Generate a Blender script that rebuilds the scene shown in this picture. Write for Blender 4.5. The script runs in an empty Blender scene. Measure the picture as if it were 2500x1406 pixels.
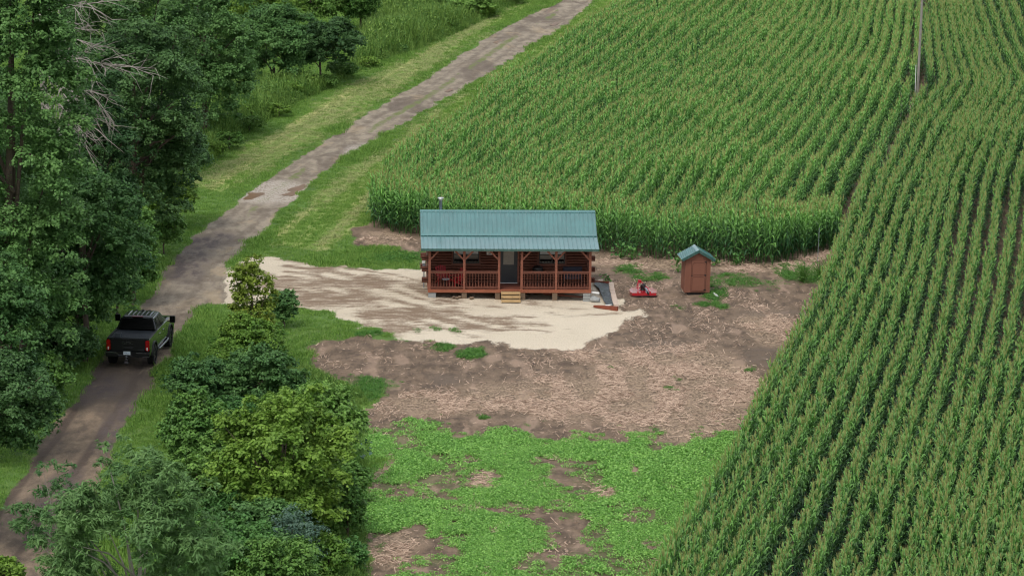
import bpy, bmesh, math, random
import numpy as np
from mathutils import Matrix, Vector
R = math.radians
rng = np.random.default_rng(7); random.seed(7)
S = bpy.context.scene
COL = S.collection

# ---------------------------------------------------------------- camera, sky, sun, exposure
F = 10000.0; CX, CY = 1250.0, 703.0      # focal length in photo pixels
PITCH, ROLL, H = 11.43, 0.65, 42.8
CM = Matrix.Rotation(R(90 - PITCH), 3, 'X') @ Matrix.Rotation(R(ROLL), 3, 'Z')
cam = bpy.data.objects.new('camera', bpy.data.cameras.new('camera'))
cam.data.sensor_width = 36; cam.data.lens = 36 * F / 2500
cam.data.clip_start = 1; cam.data.clip_end = 6000
m4 = CM.to_4x4(); m4.translation = (0, 0, H); cam.matrix_world = m4
COL.objects.link(cam); S.camera = cam

SUN_EL, SUN_AZ = 58, 205                 # azimuth clockwise from +Y (north)
w = bpy.data.worlds.new("World"); S.world = w; w.use_nodes = True
nt = w.node_tree; nt.nodes.clear()
sky = nt.nodes.new('ShaderNodeTexSky'); sky.sky_type = 'NISHITA'; sky.sun_disc = False
sky.sun_elevation = R(SUN_EL); sky.sun_rotation = R(SUN_AZ); sky.dust_density = 4; sky.air_density = 1.0; sky.ozone_density = 1.0
bg = nt.nodes.new('ShaderNodeBackground'); bg.inputs[1].default_value = 0.14
wo = nt.nodes.new('ShaderNodeOutputWorld')
ovc = nt.nodes.new('ShaderNodeMix'); ovc.data_type = 'RGBA'; ovc.blend_type = 'MIX'; ovc.inputs[0].default_value = .6   # thin cloud veils the blue
ovc.inputs[7].default_value = (6.6, 6.9, 7.2, 1)
nt.links.new(sky.outputs[0], ovc.inputs[6]); nt.links.new(ovc.outputs[2], bg.inputs[0]); nt.links.new(bg.outputs[0], wo.inputs[0])
sun = bpy.data.objects.new('sun', bpy.data.lights.new('sun', 'SUN'))
sun.data.energy = 1.5; sun.data.angle = R(16); sun.data.color = (1, .965, .91)
d = Vector((math.sin(R(SUN_AZ)) * math.cos(R(SUN_EL)), math.cos(R(SUN_AZ)) * math.cos(R(SUN_EL)), math.sin(R(SUN_EL))))
sun.rotation_euler = d.to_track_quat('Z', 'Y').to_euler(); COL.objects.link(sun)
S.view_settings.view_transform = 'Standard'; S.view_settings.look = 'None'
S.view_settings.exposure = 0.14; S.view_settings.gamma = 1; S.view_settings.use_curve_mapping = False
S.cycles.filter_width = 1.15; S.cycles.max_bounces = 6; S.cycles.diffuse_bounces = 3; S.cycles.glossy_bounces = 2; S.cycles.transmission_bounces = 4
S.cycles.transparent_max_bounces = 4; S.cycles.use_adaptive_sampling = True; S.cycles.adaptive_threshold = 0.03

# ---------------------------------------------------------------- pixel <-> ground helpers
YC, XC = 211.0, 0.0
def terrain(x, y):
    win = np.exp(-((x - XC) / 9.0) ** 4 - ((y - YC) / 14.0) ** 2)
    return -0.026 * (x - XC) * win
def ray(px, py):
    return CM @ Vector(((px - CX) / F, -(py - CY) / F, -1.0))
def G(px, py, z=0.0, follow=True):
    dv = ray(px, py); zz = z
    for _ in range(3):
        t = (zz - H) / dv.z; x, y = dv.x * t, dv.y * t
        zz = z + (float(terrain(x, y)) if follow else 0)
    t = (zz - H) / dv.z
    return Vector((dv.x * t, dv.y * t, zz))
CMI = CM.inverted()
def proj(x, y, z):
    """world arrays -> photo pixels"""
    a = np.array(CMI); q = np.stack([x, y, z - H], 0); c = a @ q
    return CX + F * c[0] / -c[2], CY - F * c[1] / -c[2]
def sc(p):                                # px per metre at a point
    return F / -(CMI @ (Vector(p) - Vector((0, 0, H)))).z
def gp(pts, z=0.0): return np.array([G(a, b, z)[:2] for a, b in pts])

def vnoise(x, y, s, seed=0):
    x = np.asarray(x, float) / s + seed * 17.3; y = np.asarray(y, float) / s + seed * 9.1
    xi, yi = np.floor(x).astype(np.int64), np.floor(y).astype(np.int64); fx, fy = x - xi, y - yi
    fx, fy = fx * fx * (3 - 2 * fx), fy * fy * (3 - 2 * fy)
    def h(a, b):
        n = (a * 374761393 + b * 668265263 + seed * 974711) & 0xffffffff
        n = ((n ^ (n >> 13)) * 1274126177) & 0xffffffff
        return ((n ^ (n >> 16)) & 0xffff) / 65535.0
    return (h(xi, yi) * (1 - fx) + h(xi + 1, yi) * fx) * (1 - fy) + (h(xi, yi + 1) * (1 - fx) + h(xi + 1, yi + 1) * fx) * fy
def fbm(x, y, s, seed=0, o=4):
    return sum(vnoise(x, y, s / 2 ** i, seed + i) / 2 ** i for i in range(o)) / sum(1 / 2 ** i for i in range(o))
def sdf(P, x, y):
    """signed distance (inside +) to polygon P, with y squeezed like the view squeezes it"""
    P = np.asarray(P); n = len(P); d = np.full(x.shape, 1e9); ins = np.zeros(x.shape, bool)
    for i in range(n):
        a, b = P[i], P[(i + 1) % n]; e = b - a
        t = np.clip(((x - a[0]) * e[0] + (y - a[1]) * e[1]) / (e @ e + 1e-9), 0, 1)
        d = np.minimum(d, np.hypot(x - a[0] - t * e[0], y - a[1] - t * e[1]))
        c = ((a[1] > y) != (b[1] > y)) & (x < (b[0] - a[0]) * (y - a[1]) / (b[1] - a[1] + 1e-12) + a[0])
        ins ^= c
    return np.where(ins, d, -d)
def inside(P, x, y): return sdf(P, x, y) > 0
def sstep(a, b, v): t = np.clip((v - a) / (b - a), 0, 1); return t * t * (3 - 2 * t)

# ---------------------------------------------------------------- materials
def lin(c): return tuple(((v / 255) / 12.92 if v / 255 <= .04045 else ((v / 255 + .055) / 1.055) ** 2.4) for v in c) + (1,)
class NT:
    def __init__(s, name):
        s.m = bpy.data.materials.new(name); s.m.use_nodes = True; s.t = s.m.node_tree; s.t.nodes.clear()
        s.out = s.t.nodes.new('ShaderNodeOutputMaterial')
    def n(s, typ, ins=None, **kw):
        nd = s.t.nodes.new('ShaderNode' + typ)
        for k, v in kw.items(): setattr(nd, k, v)
        for k, v in (ins or {}).items(): s.set(nd.inputs[k], v)
        return nd
    def set(s, sock, v):
        if isinstance(v, bpy.types.NodeSocket): s.t.links.new(v, sock)
        else: sock.default_value = v
    def math(s, op, a, b=0.0, c=0.0):
        nd = s.t.nodes.new('ShaderNodeMath'); nd.operation = op
        s.set(nd.inputs[0], a); s.set(nd.inputs[1], b); s.set(nd.inputs[2], c); return nd.outputs[0]
    def mix(s, f, a, b, bt='MIX'):
        nd = s.t.nodes.new('ShaderNodeMix'); nd.data_type = 'RGBA'; nd.blend_type = bt
        s.set(nd.inputs[0], f); s.set(nd.inputs[6], a); s.set(nd.inputs[7], b); return nd.outputs[2]
    def noise(s, vec, scale, detail=3, rough=.55, dist=0):
        return s.n('TexNoise', {'Vector': vec, 'Scale': scale, 'Detail': detail, 'Roughness': rough, 'Distortion': dist}).outputs[0]
    def pos(s, scale=(1, 1, 1), rot=0):
        g = s.n('NewGeometry').outputs['Position']
        return s.n('Mapping', {'Vector': g, 'Scale': scale, 'Rotation': (0, 0, rot)}).outputs[0]
    def obj(s, scale=(1, 1, 1)):
        g = s.n('TexCoord').outputs['Object']
        return s.n('Mapping', {'Vector': g, 'Scale': scale}).outputs[0]
    def ss(s, v, a, b):
        nd = s.n('MapRange', {0: v, 1: a, 2: b, 3: 0.0, 4: 1.0}); nd.interpolation_type = 'SMOOTHSTEP'; return nd.outputs[0]
    def bump(s, h, st=.5, dist=.05): return s.n('Bump', {'Height': h, 'Strength': st, 'Distance': dist}).outputs[0]
    def done(s, col, rough=.8, metal=0, spec=.5, normal=None, **ex):
        b = s.n('BsdfPrincipled', {'Base Color': col, 'Roughness': rough, 'Metallic': metal, 'Specular IOR Level': spec})
        if normal is not None: s.set(b.inputs['Normal'], normal)
        for k, v in ex.items(): s.set(b.inputs[k.replace('_', ' ')], v)
        s.t.links.new(b.outputs[0], s.out.inputs[0]); s.b = b; return s.m
def simple(name, c, rough=.6, metal=0, var=.25, nscale=6, spec=.5, bump=.0, **ex):
    t = NT(name); c = lin(c); v = t.obj()
    n = t.noise(v, nscale, 4)
    dark = tuple(x * (1 - var) for x in c[:3]) + (1,); lite = tuple(min(1, x * (1 + var)) for x in c[:3]) + (1,)
    col = t.mix(n, dark, lite)
    return t.done(col, rough, metal, spec, t.bump(n, bump, .02) if bump else None, **ex)
def leafmat(name, c, c2, var=.35, transl=.3, rough=.55, nscale=.35, spec=.3, wa=(.5, .3, .35)):
    """foliage: hue drifts by clump (attribute), by plant and over the field"""
    t = NT(name); a = lin(c); b = lin(c2)
    at = t.n('Attribute', attribute_name='tint').outputs['Fac']
    rnd = t.n('ObjectInfo').outputs['Random']
    nz = t.noise(t.pos(), nscale, 3)
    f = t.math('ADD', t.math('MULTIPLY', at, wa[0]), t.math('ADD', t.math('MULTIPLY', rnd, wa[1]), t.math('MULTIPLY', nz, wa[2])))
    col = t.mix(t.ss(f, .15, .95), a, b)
    v = t.math('ADD', 1 - var / 2, t.math('MULTIPLY', t.math('FRACT', t.math('MULTIPLY', at, 7.31)), var))
    col = t.mix(1.0, col, t.n('CombineColor', {0: v, 1: v, 2: v}).outputs[0], 'MULTIPLY')
    b1 = t.n('BsdfPrincipled', {'Base Color': col, 'Roughness': rough, 'Specular IOR Level': spec})
    b2 = t.n('BsdfTranslucent', {'Color': col})
    mx = t.n('MixShader', {0: transl, 1: b1.outputs[0], 2: b2.outputs[0]})
    t.t.links.new(mx.outputs[0], t.out.inputs[0]); return t.m

# ---------------------------------------------------------------- mesh helpers
def mesh_np(name, V, Fq, mat=None, tint=None, smooth=False):
    V = np.asarray(V, np.float32); Fq = np.asarray(Fq, np.int32); k = Fq.shape[1]
    me = bpy.data.meshes.new(name)
    me.vertices.add(len(V)); me.vertices.foreach_set('co', V.ravel())
    me.loops.add(Fq.size); me.loops.foreach_set('vertex_index', Fq.ravel())
    me.polygons.add(len(Fq)); me.polygons.foreach_set('loop_start', np.arange(len(Fq), dtype=np.int32) * k)
    me.polygons.foreach_set('loop_total', np.full(len(Fq), k, np.int32))
    me.update(calc_edges=True)
    if tint is not None:
        a = me.attributes.new('tint', 'FLOAT', 'POINT'); a.data.foreach_set('value', np.asarray(tint, np.float32))
    if smooth: me.polygons.foreach_set('use_smooth', np.ones(len(Fq), bool))
    if mat: me.materials.append(mat)
    return me
def link(name, me, parent=None, label=None, cat=None, group=None, kind=None, loc=None, rz=None):
    o = bpy.data.objects.new(name, me); COL.objects.link(o)
    if parent is not None: o.parent = parent
    if loc is not None: o.location = loc
    if rz is not None: o.rotation_euler[2] = rz
    if label: o['label'] = label
    if cat: o['category'] = cat
    if group: o['group'] = group
    if kind: o['kind'] = kind
    return o
def thing(name, label, cat, loc=(0, 0, 0), rz=0, group=None): return link(name, None, None, label, cat, group, None, loc, rz)
class MB:
    def __init__(s): s.bm = bmesh.new()
    def box(s, x0, x1, y0, y1, z0, z1, M=None):
        v = [s.bm.verts.new(Vector((x, y, z)) if M is None else M @ Vector((x, y, z))) for z in (z0, z1) for y in (y0, y1) for x in (x0, x1)]
        for f in ((0, 2, 3, 1), (4, 5, 7, 6), (0, 1, 5, 4), (2, 6, 7, 3), (0, 4, 6, 2), (1, 3, 7, 5)): s.bm.faces.new([v[i] for i in f])
        return s
    def bar(s, a, b, w, h=None, up=(0, 0, 1)):
        a, b = Vector(a), Vector(b); h = h or w; z = (b - a).normalized(); u = Vector(up)
        if abs(z.dot(u)) > .95: u = Vector((0, 1, 0))
        x = z.cross(u).normalized(); y = x.cross(z); L = (b - a).length
        M = Matrix((x, y, z)).transposed().to_4x4(); M.translation = a
        return s.box(-w / 2, w / 2, -h / 2, h / 2, 0, L, M)
    def tube(s, pts, rad, n=6, cap=True):
        pts = [Vector(p) for p in pts]; rad = rad if hasattr(rad, '__len__') else [rad] * len(pts); rings = []
        for i, p in enumerate(pts):
            t = (pts[min(i + 1, len(pts) - 1)] - pts[max(i - 1, 0)]).normalized()
            u = Vector((0, 0, 1)) if abs(t.z) < .9 else Vector((1, 0, 0)); x = t.cross(u).normalized(); y = t.cross(x)
            rings.append([s.bm.verts.new(p + rad[i] * (math.cos(2 * math.pi * k / n) * x + math.sin(2 * math.pi * k / n) * y)) for k in range(n)])
        for a, b in zip(rings, rings[1:]):
            for k in range(n): s.bm.faces.new((a[k], a[(k + 1) % n], b[(k + 1) % n], b[k]))
        if cap: s.bm.faces.new(rings[0][::-1]); s.bm.faces.new(rings[-1])
        return s
    def cyl(s, c, axis, r, L, n=20, r2=None):
        a = Vector(axis).normalized(); c = Vector(c); return s.tube([c - a * L / 2, c + a * L / 2], [r, r if r2 is None else r2], n)
    def prism(s, poly, axis, a, b):
        """poly of 2D points extruded along axis (0=x,1=y,2=z) from a to b"""
        def P(p, t):
            q = list(p); q.insert(axis, t); return Vector(q)
        A = [s.bm.verts.new(P(p, a)) for p in poly]; B = [s.bm.verts.new(P(p, b)) for p in poly]; n = len(poly)
        s.bm.faces.new(A[::-1]); s.bm.faces.new(B)
        for i in range(n): s.bm.faces.new((A[i], A[(i + 1) % n], B[(i + 1) % n], B[i]))
        return s
    def quad(s, *p): s.bm.faces.new([s.bm.verts.new(Vector(q)) for q in p]); return s
    def rock(s, c, r, seed=0, flat=.7):
        rn = random.Random(seed); q = bmesh.ops.create_icosphere(s.bm, subdivisions=2, radius=1)['verts']
        k = [rn.uniform(.8, 1.2) for _ in range(3)]
        for v in q:
            n = v.co.normalized(); f = 1 + .22 * math.sin(3 * n.x + seed) * math.cos(4 * n.y + seed * 2) + rn.uniform(-.05, .05)
            v.co = Vector((n.x * r * k[0] * f + c[0], n.y * r * k[1] * f + c[1], n.z * r * flat * f + c[2]))
        return s
    def mesh(s, name, mat, bev=0, smooth=False, seg=2):
        bmesh.ops.recalc_face_normals(s.bm, faces=s.bm.faces)
        if bev: bmesh.ops.bevel(s.bm, geom=[e for e in s.bm.edges if e.calc_face_angle(0) > .5], offset=bev, segments=seg, affect='EDGES', clamp_overlap=True)
        me = bpy.data.meshes.new(name); s.bm.to_mesh(me); s.bm.free(); me.materials.append(mat)
        if smooth: me.polygons.foreach_set('use_smooth', np.ones(len(me.polygons), bool))
        return me
    def build(s, name, mat, parent=None, bev=0, smooth=False, **kw): return link(name, s.mesh(name, mat, bev, smooth), parent, **kw)
def text_mesh(name, txt, size, mat, parent, M, ext=.006, width=None):
    cu = bpy.data.curves.new(name, 'FONT'); cu.body = txt; cu.size = size; cu.extrude = ext; cu.align_x = 'CENTER'; cu.align_y = 'CENTER'
    tmp = bpy.data.objects.new('tmp_text', cu); COL.objects.link(tmp); bpy.context.view_layer.update()
    me = bpy.data.meshes.new_from_object(tmp.evaluated_get(bpy.context.evaluated_depsgraph_get()))
    bpy.data.objects.remove(tmp)
    if width:
        xs = [v.co.x for v in me.vertices]; k = width / (max(xs) - min(xs)); me.transform(Matrix.Diagonal((k, 1, 1, 1)))
    me.transform(M); me.materials.clear(); me.materials.append(mat); return link(name, me, parent)

def copy_tree(o, parent=None):
    c = o.copy(); COL.objects.link(c); c.parent = parent
    for ch in o.children: copy_tree(ch, c)
    return c

PROTO = bpy.data.collections.new('prototypes')
def scatter(name, P, rot, scl, protos, idx, label, cat, group=None):
    """instances of prototype meshes on points: one object for what nobody could count"""
    me = bpy.data.meshes.new(name); P = np.asarray(P, np.float32); me.vertices.add(len(P)); me.vertices.foreach_set('co', P.ravel())
    a = me.attributes.new('rot', 'FLOAT_VECTOR', 'POINT'); a.data.foreach_set('vector', np.asarray(rot, np.float32).ravel())
    a = me.attributes.new('scl', 'FLOAT_VECTOR', 'POINT')
    scl = np.asarray(scl, np.float32); scl = np.repeat(scl[:, None], 3, 1) if scl.ndim == 1 else scl
    a.data.foreach_set('vector', scl.ravel())
    a = me.attributes.new('idx', 'INT', 'POINT'); a.data.foreach_set('value', np.asarray(idx, np.int32))
    c = bpy.data.collections.new(name + '_kinds')
    for i, p in enumerate(protos): c.objects.link(bpy.data.objects.new('%s_kind_%02d' % (name, i), p))
    g = bpy.data.node_groups.new(name, 'GeometryNodeTree')
    g.interface.new_socket('Geometry', in_out='INPUT', socket_type='NodeSocketGeometry')
    g.interface.new_socket('Geometry', in_out='OUTPUT', socket_type='NodeSocketGeometry')
    N = g.nodes; L = g.links
    gi, go = N.new('NodeGroupInput'), N.new('NodeGroupOutput')
    ci = N.new('GeometryNodeCollectionInfo'); ci.inputs['Collection'].default_value = c
    ci.inputs['Separate Children'].default_value = True; ci.inputs['Reset Children'].default_value = True
    ip = N.new('GeometryNodeInstanceOnPoints'); ip.inputs['Pick Instance'].default_value = True
    def na(nm, ty):
        n = N.new('GeometryNodeInputNamedAttribute'); n.data_type = ty; n.inputs[0].default_value = nm; return n.outputs[0]
    er = N.new('FunctionNodeEulerToRotation'); L.new(na('rot', 'FLOAT_VECTOR'), er.inputs[0])
    L.new(gi.outputs[0], ip.inputs['Points']); L.new(ci.outputs[0], ip.inputs['Instance'])
    L.new(na('idx', 'INT'), ip.inputs['Instance Index']); L.new(er.outputs[0], ip.inputs['Rotation']); L.new(na('scl', 'FLOAT_VECTOR'), ip.inputs['Scale'])
    L.new(ip.outputs[0], go.inputs[0])
    o = link(name, me, None, label, cat, group, 'stuff'); md = o.modifiers.new('scatter', 'NODES'); md.node_group = g
    return o
#@@GROUND
# ---------------------------------------------------------------- ground layout, traced then laid out in metres
ROAD = gp([(-300, 1700), (-120, 1420), (0, 1228), (100, 1082), (175, 985), (250, 885), (300, 800), (345, 745), (400, 665), (455, 600), (520, 535), (600, 470), (680, 420), (760, 367), (860, 303),
           (950, 247), (1040, 192), (1130, 130), (1230, 68), (1330, 22), (1390, -10), (1500, -75), (1640, -75), (1470, -12), (1385, 58), (1290, 116), (1180, 187), (1090, 240), (1000, 290), (920, 340), (840, 388),
           (775, 435), (720, 482), (660, 545), (600, 602), (562, 640), (548, 690), (550, 738), (492, 746), (430, 832), (390, 902), (340, 987), (280, 1090), (235, 1200), (200, 1290), (150, 1406), (60, 1600), (0, 1700)])
PAD = gp([(540, 650), (600, 632), (660, 630), (760, 641), (900, 653), (1035, 661), (1100, 640), (1300, 640), (1455, 690), (1500, 722), (1546, 742), (1552, 775), (1510, 806), (1440, 842), (1390, 857), (1300, 852), (1200, 840),
          (1100, 842), (1000, 828), (920, 808), (850, 792), (800, 766), (740, 757), (700, 738), (650, 745), (540, 752)])
SOIL = gp([(868, 560), (885, 600), (960, 606), (1030, 640), (1040, 830), (960, 832), (880, 820), (760, 826), (728, 850), (760, 892), (830, 932), (950, 960), (925, 985), (868, 1010), (895, 1060), (920, 1110),
           (890, 1180), (900, 1300), (918, 1406), (920, 1700), (3600, 1700), (3600, -120), (1580, -100), (1515, 72), (1300, 202), (1100, 352), (965, 452), (905, 545)])
WEED = gp([(895, 1034), (1000, 1038), (1060, 1058), (1150, 1052), (1300, 1064), (1480, 1070), (1650, 1076), (1850, 1070), (1850, 1500), (1700, 1700), (905, 1700), (915, 1406), (1010, 1402), (1080, 1330), (1130, 1245), (1050, 1268), (900, 1282), (905, 1215), (935, 1150), (905, 1090)])
def ell(px, py, a, b):
    c = G(px, py); s = sc(c); u = G(px, py - b); return (c.x, c.y, a / s, max(.3, abs(u.y - c.y)))
BARE = [ell(*e) for e in ((1185, 1165, 38, 42), (1150, 1120, 22, 14), (1365, 1228, 28, 18), (1490, 1205, 40, 16), (1195, 1298, 30, 22), (1350, 1352, 24, 30), (1262, 1240, 20, 14), (1545, 1140, 18, 30), (1400, 1130, 20, 10), (1260, 1390, 22, 14), (1620, 1180, 24, 20), (1540, 1260, 45, 14), (1590, 1330, 26, 20))]
PATCH = [ell(*e) for e in ((960, 632, 88, 17), (1590, 678, 62, 9), (1850, 688, 110, 17), (1960, 668, 50, 20), (1752, 722, 32, 13), (1668, 750, 34, 9), (1755, 748, 18, 6), (1065, 804, 14, 4), (1110, 808, 16, 4), (1020, 808, 10, 3),
                          (1080, 850, 45, 7), (1150, 862, 26, 12), (1200, 858, 24, 6), (850, 945, 95, 26), (900, 815, 40, 6), (1525, 655, 40, 12), (1650, 925, 14, 7), (1640, 955, 22, 7), (1720, 745, 16, 4), (1830, 905, 12, 4), (1490, 900, 10, 5), (1330, 1028, 8, 4), (1180, 1020, 10, 4))]
STRAW = [ell(*e) for e in ((940, 585, 70, 20), (1870, 800, 75, 42), (1560, 930, 200, 60), (1300, 970, 250, 48), (1700, 930, 200, 70), (1660, 1020, 190, 45), (1150, 985, 210, 35), (1500, 870, 120, 25), (1600, 645, 150, 14), (1860, 655, 120, 12), (1980, 625, 60, 14), (920, 1150, 25, 60), (1480, 640, 40, 16), (960, 1330, 60, 55), (1190, 1180, 30, 30), (1480, 1205, 40, 16), (670, 462, 100, 26), (880, 365, 40, 16))]
WET = [ell(*e) for e in ((1880, 870, 60, 28), (1640, 850, 60, 14), (1870, 765, 70, 12), (1085, 925, 45, 14), (1470, 855, 60, 8), (1930, 770, 40, 20), (1600, 840, 60, 10), (240, 940, 70, 50), (150, 1190, 60, 60), (520, 590, 60, 22), (300, 1040, 60, 70), (450, 640, 60, 40))]
HAY = [gp(p) for p in (
    [(455, 450), (500, 410), (640, 335), (790, 245), (960, 160), (1130, 75), (1260, 15), (1340, -40), (1380, -30), (1230, 55), (1050, 172), (930, 240), (800, 318), (650, 410), (540, 470)],
    [(770, 480), (1000, 320), (1180, 205), (1330, 100), (1480, -10), (1560, -30), (1350, 155), (1200, 262), (1010, 415), (920, 490), (890, 560), (780, 610), (650, 600)])]
def blob(L, x, y, seed=3, rough=.5, e0=1.25, e1=.65):
    m = np.zeros(x.shape)
    for (cx, cy, a, b) in L:
        sel = (abs(x - cx) < a * 1.8) & (abs(y - cy) < b * 1.8)
        if sel.any():
            q = np.hypot((x[sel] - cx) / a, (y[sel] - cy) / b) + rough * (fbm(x[sel], y[sel] * .5, min(a, b) * 1.2 + .2, seed, 3) - .5) * 2
            m[sel] = np.maximum(m[sel], sstep(e0, e1, q))
    return m
def fields(x, y):
    n1 = fbm(x, y * .45, 1.6, 1) - .5; n2 = fbm(x, y * .45, .5, 5, 2) - .5
    road = sstep(-.25, .3, sdf(ROAD, x, y) + .6 * n1 + .5 * n2)
    pad = sstep(-.8, .8, sdf(PAD, x, y) + 2.4 * n1 + 1.4 * n2)
    soil = sstep(-.6, .6, sdf(SOIL, x, y) + 2.6 * n1 + 1.0 * n2)
    weed = sstep(-2.2, 1.8, sdf(WEED, x, y) + 7 * n1 + 3 * n2) * (1 - .9 * blob(BARE, x, y, 4, 1.0, 1.3, .4))
    weed = weed * (.5 * sstep(.2, .4, fbm(x, y * .5, 3.0, 21, 4)) + .5 * sstep(.36, .56, fbm(x, y * .5, 3.0, 21, 4))) ; weed = np.maximum(weed, .95 * blob(PATCH, x, y, 8, 1.3, 1.5, .3))
    straw = blob(STRAW, x, y, 11, .7); wet = blob(WET, x, y, 15, .6)
    hay = np.maximum(sstep(-.8, .8, sdf(HAY[0], x, y) + 2 * n1), sstep(-.8, .8, sdf(HAY[1], x, y) + 2 * n1))
    return road, pad, soil, weed, straw, wet, hay

def ground_mat():
    t = NT('ground_surface')
    A = t.n('Attribute', attribute_name='mA').outputs['Color']; B = t.n('Attribute', attribute_name='mB').outputs['Color']
    sa = t.n('SeparateColor', {0: A}).outputs; sb = t.n('SeparateColor', {0: B}).outputs
    road, pad, soil = sa[0], sa[1], sa[2]; weed, straw, wet = sb[0], sb[1], sb[2]; hay = t.n('Attribute', attribute_name='hay').outputs['Fac']
    p = t.pos(); ps = t.pos((1, .45, 1)); st = t.pos((.38, 1.0, 1), R(-4))
    n_f = t.noise(ps, 9, 4, .65); n_m = t.noise(ps, 1.6, 4, .6); n_l = t.noise(p, .18, 3, .5); n_s = t.noise(st, 2.2, 4, .6, .4)
    n_x = t.noise(t.pos((1, .6, 1)), 26, 2, .7)
    rag = t.math('MULTIPLY', t.math('SUBTRACT', n_f, .5), .9)
    def m(v, k=1): return t.ss(t.math('ADD', v, rag), .35, .65)
    # grass
    g = t.mix(t.ss(n_m, .35, .65), lin((72, 100, 42)), lin((104, 128, 58)))
    g = t.mix(t.ss(n_l, .4, .65), g, lin((92, 124, 54))); g = t.mix(t.math('MULTIPLY', t.ss(n_x, .5, .75), .5), g, lin((46, 72, 28)))
    # mown swaths run along the lane
    rot = t.pos((.12, 1.15, 1), R(-63)); sw = t.noise(rot, 1.1, 3, .6, .3)
    rd = t.n('Attribute', attribute_name='rd').outputs['Fac']; yv = t.n('SeparateXYZ', {0: t.pos()}).outputs[1]; sw = t.noise(t.n('CombineXYZ', {0: t.math('MULTIPLY', rd, 1.1), 1: t.math('MULTIPLY', yv, .035), 2: 0.0}).outputs[0], 1.0, 4, .6, .2)
    h = t.mix(t.ss(sw, .46, .66), lin((118, 142, 66)), lin((184, 180, 120)))
    h = t.mix(t.math('MULTIPLY', t.ss(n_f, .5, .75), .4), h, lin((96, 122, 52)))
    g = t.mix(t.ss(t.math('ADD', hay, t.math('MULTIPLY', t.math('SUBTRACT', n_m, .5), .8)), .3, .8), g, h)
    # soil
    so = t.mix(t.ss(n_m, .3, .7), lin((90, 76, 62)), lin((134, 114, 95)))
    so = t.mix(t.math('MULTIPLY', t.ss(n_s, .5, .72), .55), so, lin((84, 68, 60))); so = t.mix(t.math('MULTIPLY', t.ss(n_f, .5, .75), .6), so, lin((70, 56, 48)))
    so = t.mix(t.math('MULTIPLY', t.ss(t.noise(t.pos((1, .3, 1)), .8, 2), .56, .66), .6), so, lin((164, 140, 120)))
    so = t.mix(t.math('MULTIPLY', straw, t.ss(n_f, .4, .62)), so, lin((162, 140, 116)))
    so = t.mix(t.math('MULTIPLY', m(weed), .5), so, lin((84, 98, 52)))
    so = t.mix(t.math('MULTIPLY', t.math('MULTIPLY', wet, t.ss(n_m, .3, .6)), .6), so, lin((92, 78, 64)))
    # crushed stone
    gr = t.mix(t.ss(n_x, .35, .7), lin((198, 184, 160)), lin((226, 214, 194))); gr = t.mix(t.math('MULTIPLY', t.ss(n_l, .35, .7), .4), gr, lin((188, 174, 150)))
    mud = t.n('Attribute', attribute_name='mud').outputs['Fac']
    gr = t.mix(t.ss(t.math('ADD', t.math('MULTIPLY', mud, .42), t.math('ADD', t.math('MULTIPLY', n_s, .95), t.math('MULTIPLY', n_f, .35))), .72, 1.12), gr, lin((132, 112, 92)))
    # lane
    ro = t.mix(t.ss(n_m, .3, .7), lin((122, 110, 95)), lin((158, 146, 128)))
    near = t.n('Attribute', attribute_name='near').outputs['Fac']
    ro = t.mix(t.math('MULTIPLY', near, .75), ro, t.mix(t.ss(n_m, .3, .7), lin((86, 72, 60)), lin((132, 110, 88))))
    ro = t.mix(t.math('MULTIPLY', t.ss(n_x, .5, .8), .4), ro, lin((172, 160, 144))); ro = t.mix(t.math('MULTIPLY', t.ss(n_f, .52, .75), .5), ro, lin((92, 80, 72)))
    rdv = t.math('ABSOLUTE', t.n('Attribute', attribute_name='rd').outputs['Fac'])
    rut = t.ss(t.math('ABSOLUTE', t.math('SUBTRACT', t.math('ADD', rdv, t.math('MULTIPLY', t.math('SUBTRACT', n_m, .5), .5)), .95)), .32, .08)
    ro = t.mix(t.math('MULTIPLY', rut, t.math('ADD', .25, t.math('MULTIPLY', near, .5))), ro, lin((74, 62, 54)))
    stn = t.noise(t.pos((.25, .12, 1)), 1.0, 4, .6, .6); ro = t.mix(t.math('MULTIPLY', t.ss(stn, .5, .6), .65), ro, lin((96, 84, 74)))
    stn2 = t.noise(t.pos((.3, .16, 1), 2.0), 1.3, 4, .6, .6); ro = t.mix(t.math('MULTIPLY', t.ss(stn2, .55, .7), .5), ro, lin((176, 156, 126)))
    crown = t.n('Attribute', attribute_name='strip').outputs['Fac']
    ro = t.mix(t.ss(t.math('ADD', crown, t.math('MULTIPLY', t.math('SUBTRACT', n_m, .5), 1.6)), .7, 1.15), ro, lin((108, 116, 70)))
    ro = t.mix(t.math('MULTIPLY', wet, t.ss(n_m, .35, .6)), ro, lin((92, 80, 76))); ro = t.mix(t.math('MULTIPLY', straw, t.ss(n_f, .3, .6)), ro, lin((176, 166, 154)))
    c = t.mix(m(soil), g, so); c = t.mix(m(pad), c, gr); c = t.mix(m(road), c, ro)
    bare = t.math('MAXIMUM', road, t.math('MAXIMUM', pad, soil))
    hgt = t.math('ADD', t.math('MULTIPLY', n_f, .6), t.math('ADD', t.math('MULTIPLY', n_x, .4), t.math('MULTIPLY', n_s, t.math('MULTIPLY', bare, .8))))
    rough = t.math('SUBTRACT', .95, t.math('MULTIPLY', wet, .2))
    return t.done(c, rough, 0, .35, t.bump(hgt, .9, .09))
GM = ground_mat()
ROADC = gp([(-60, 1420), (60, 1240), (180, 1080), (260, 960), (350, 815), (425, 720), (480, 640), (565, 560), (665, 470), (750, 410), (850, 352), (940, 295), (1045, 235), (1140, 172), (1240, 100), (1340, 45), (1430, -20), (1570, -75)])
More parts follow.
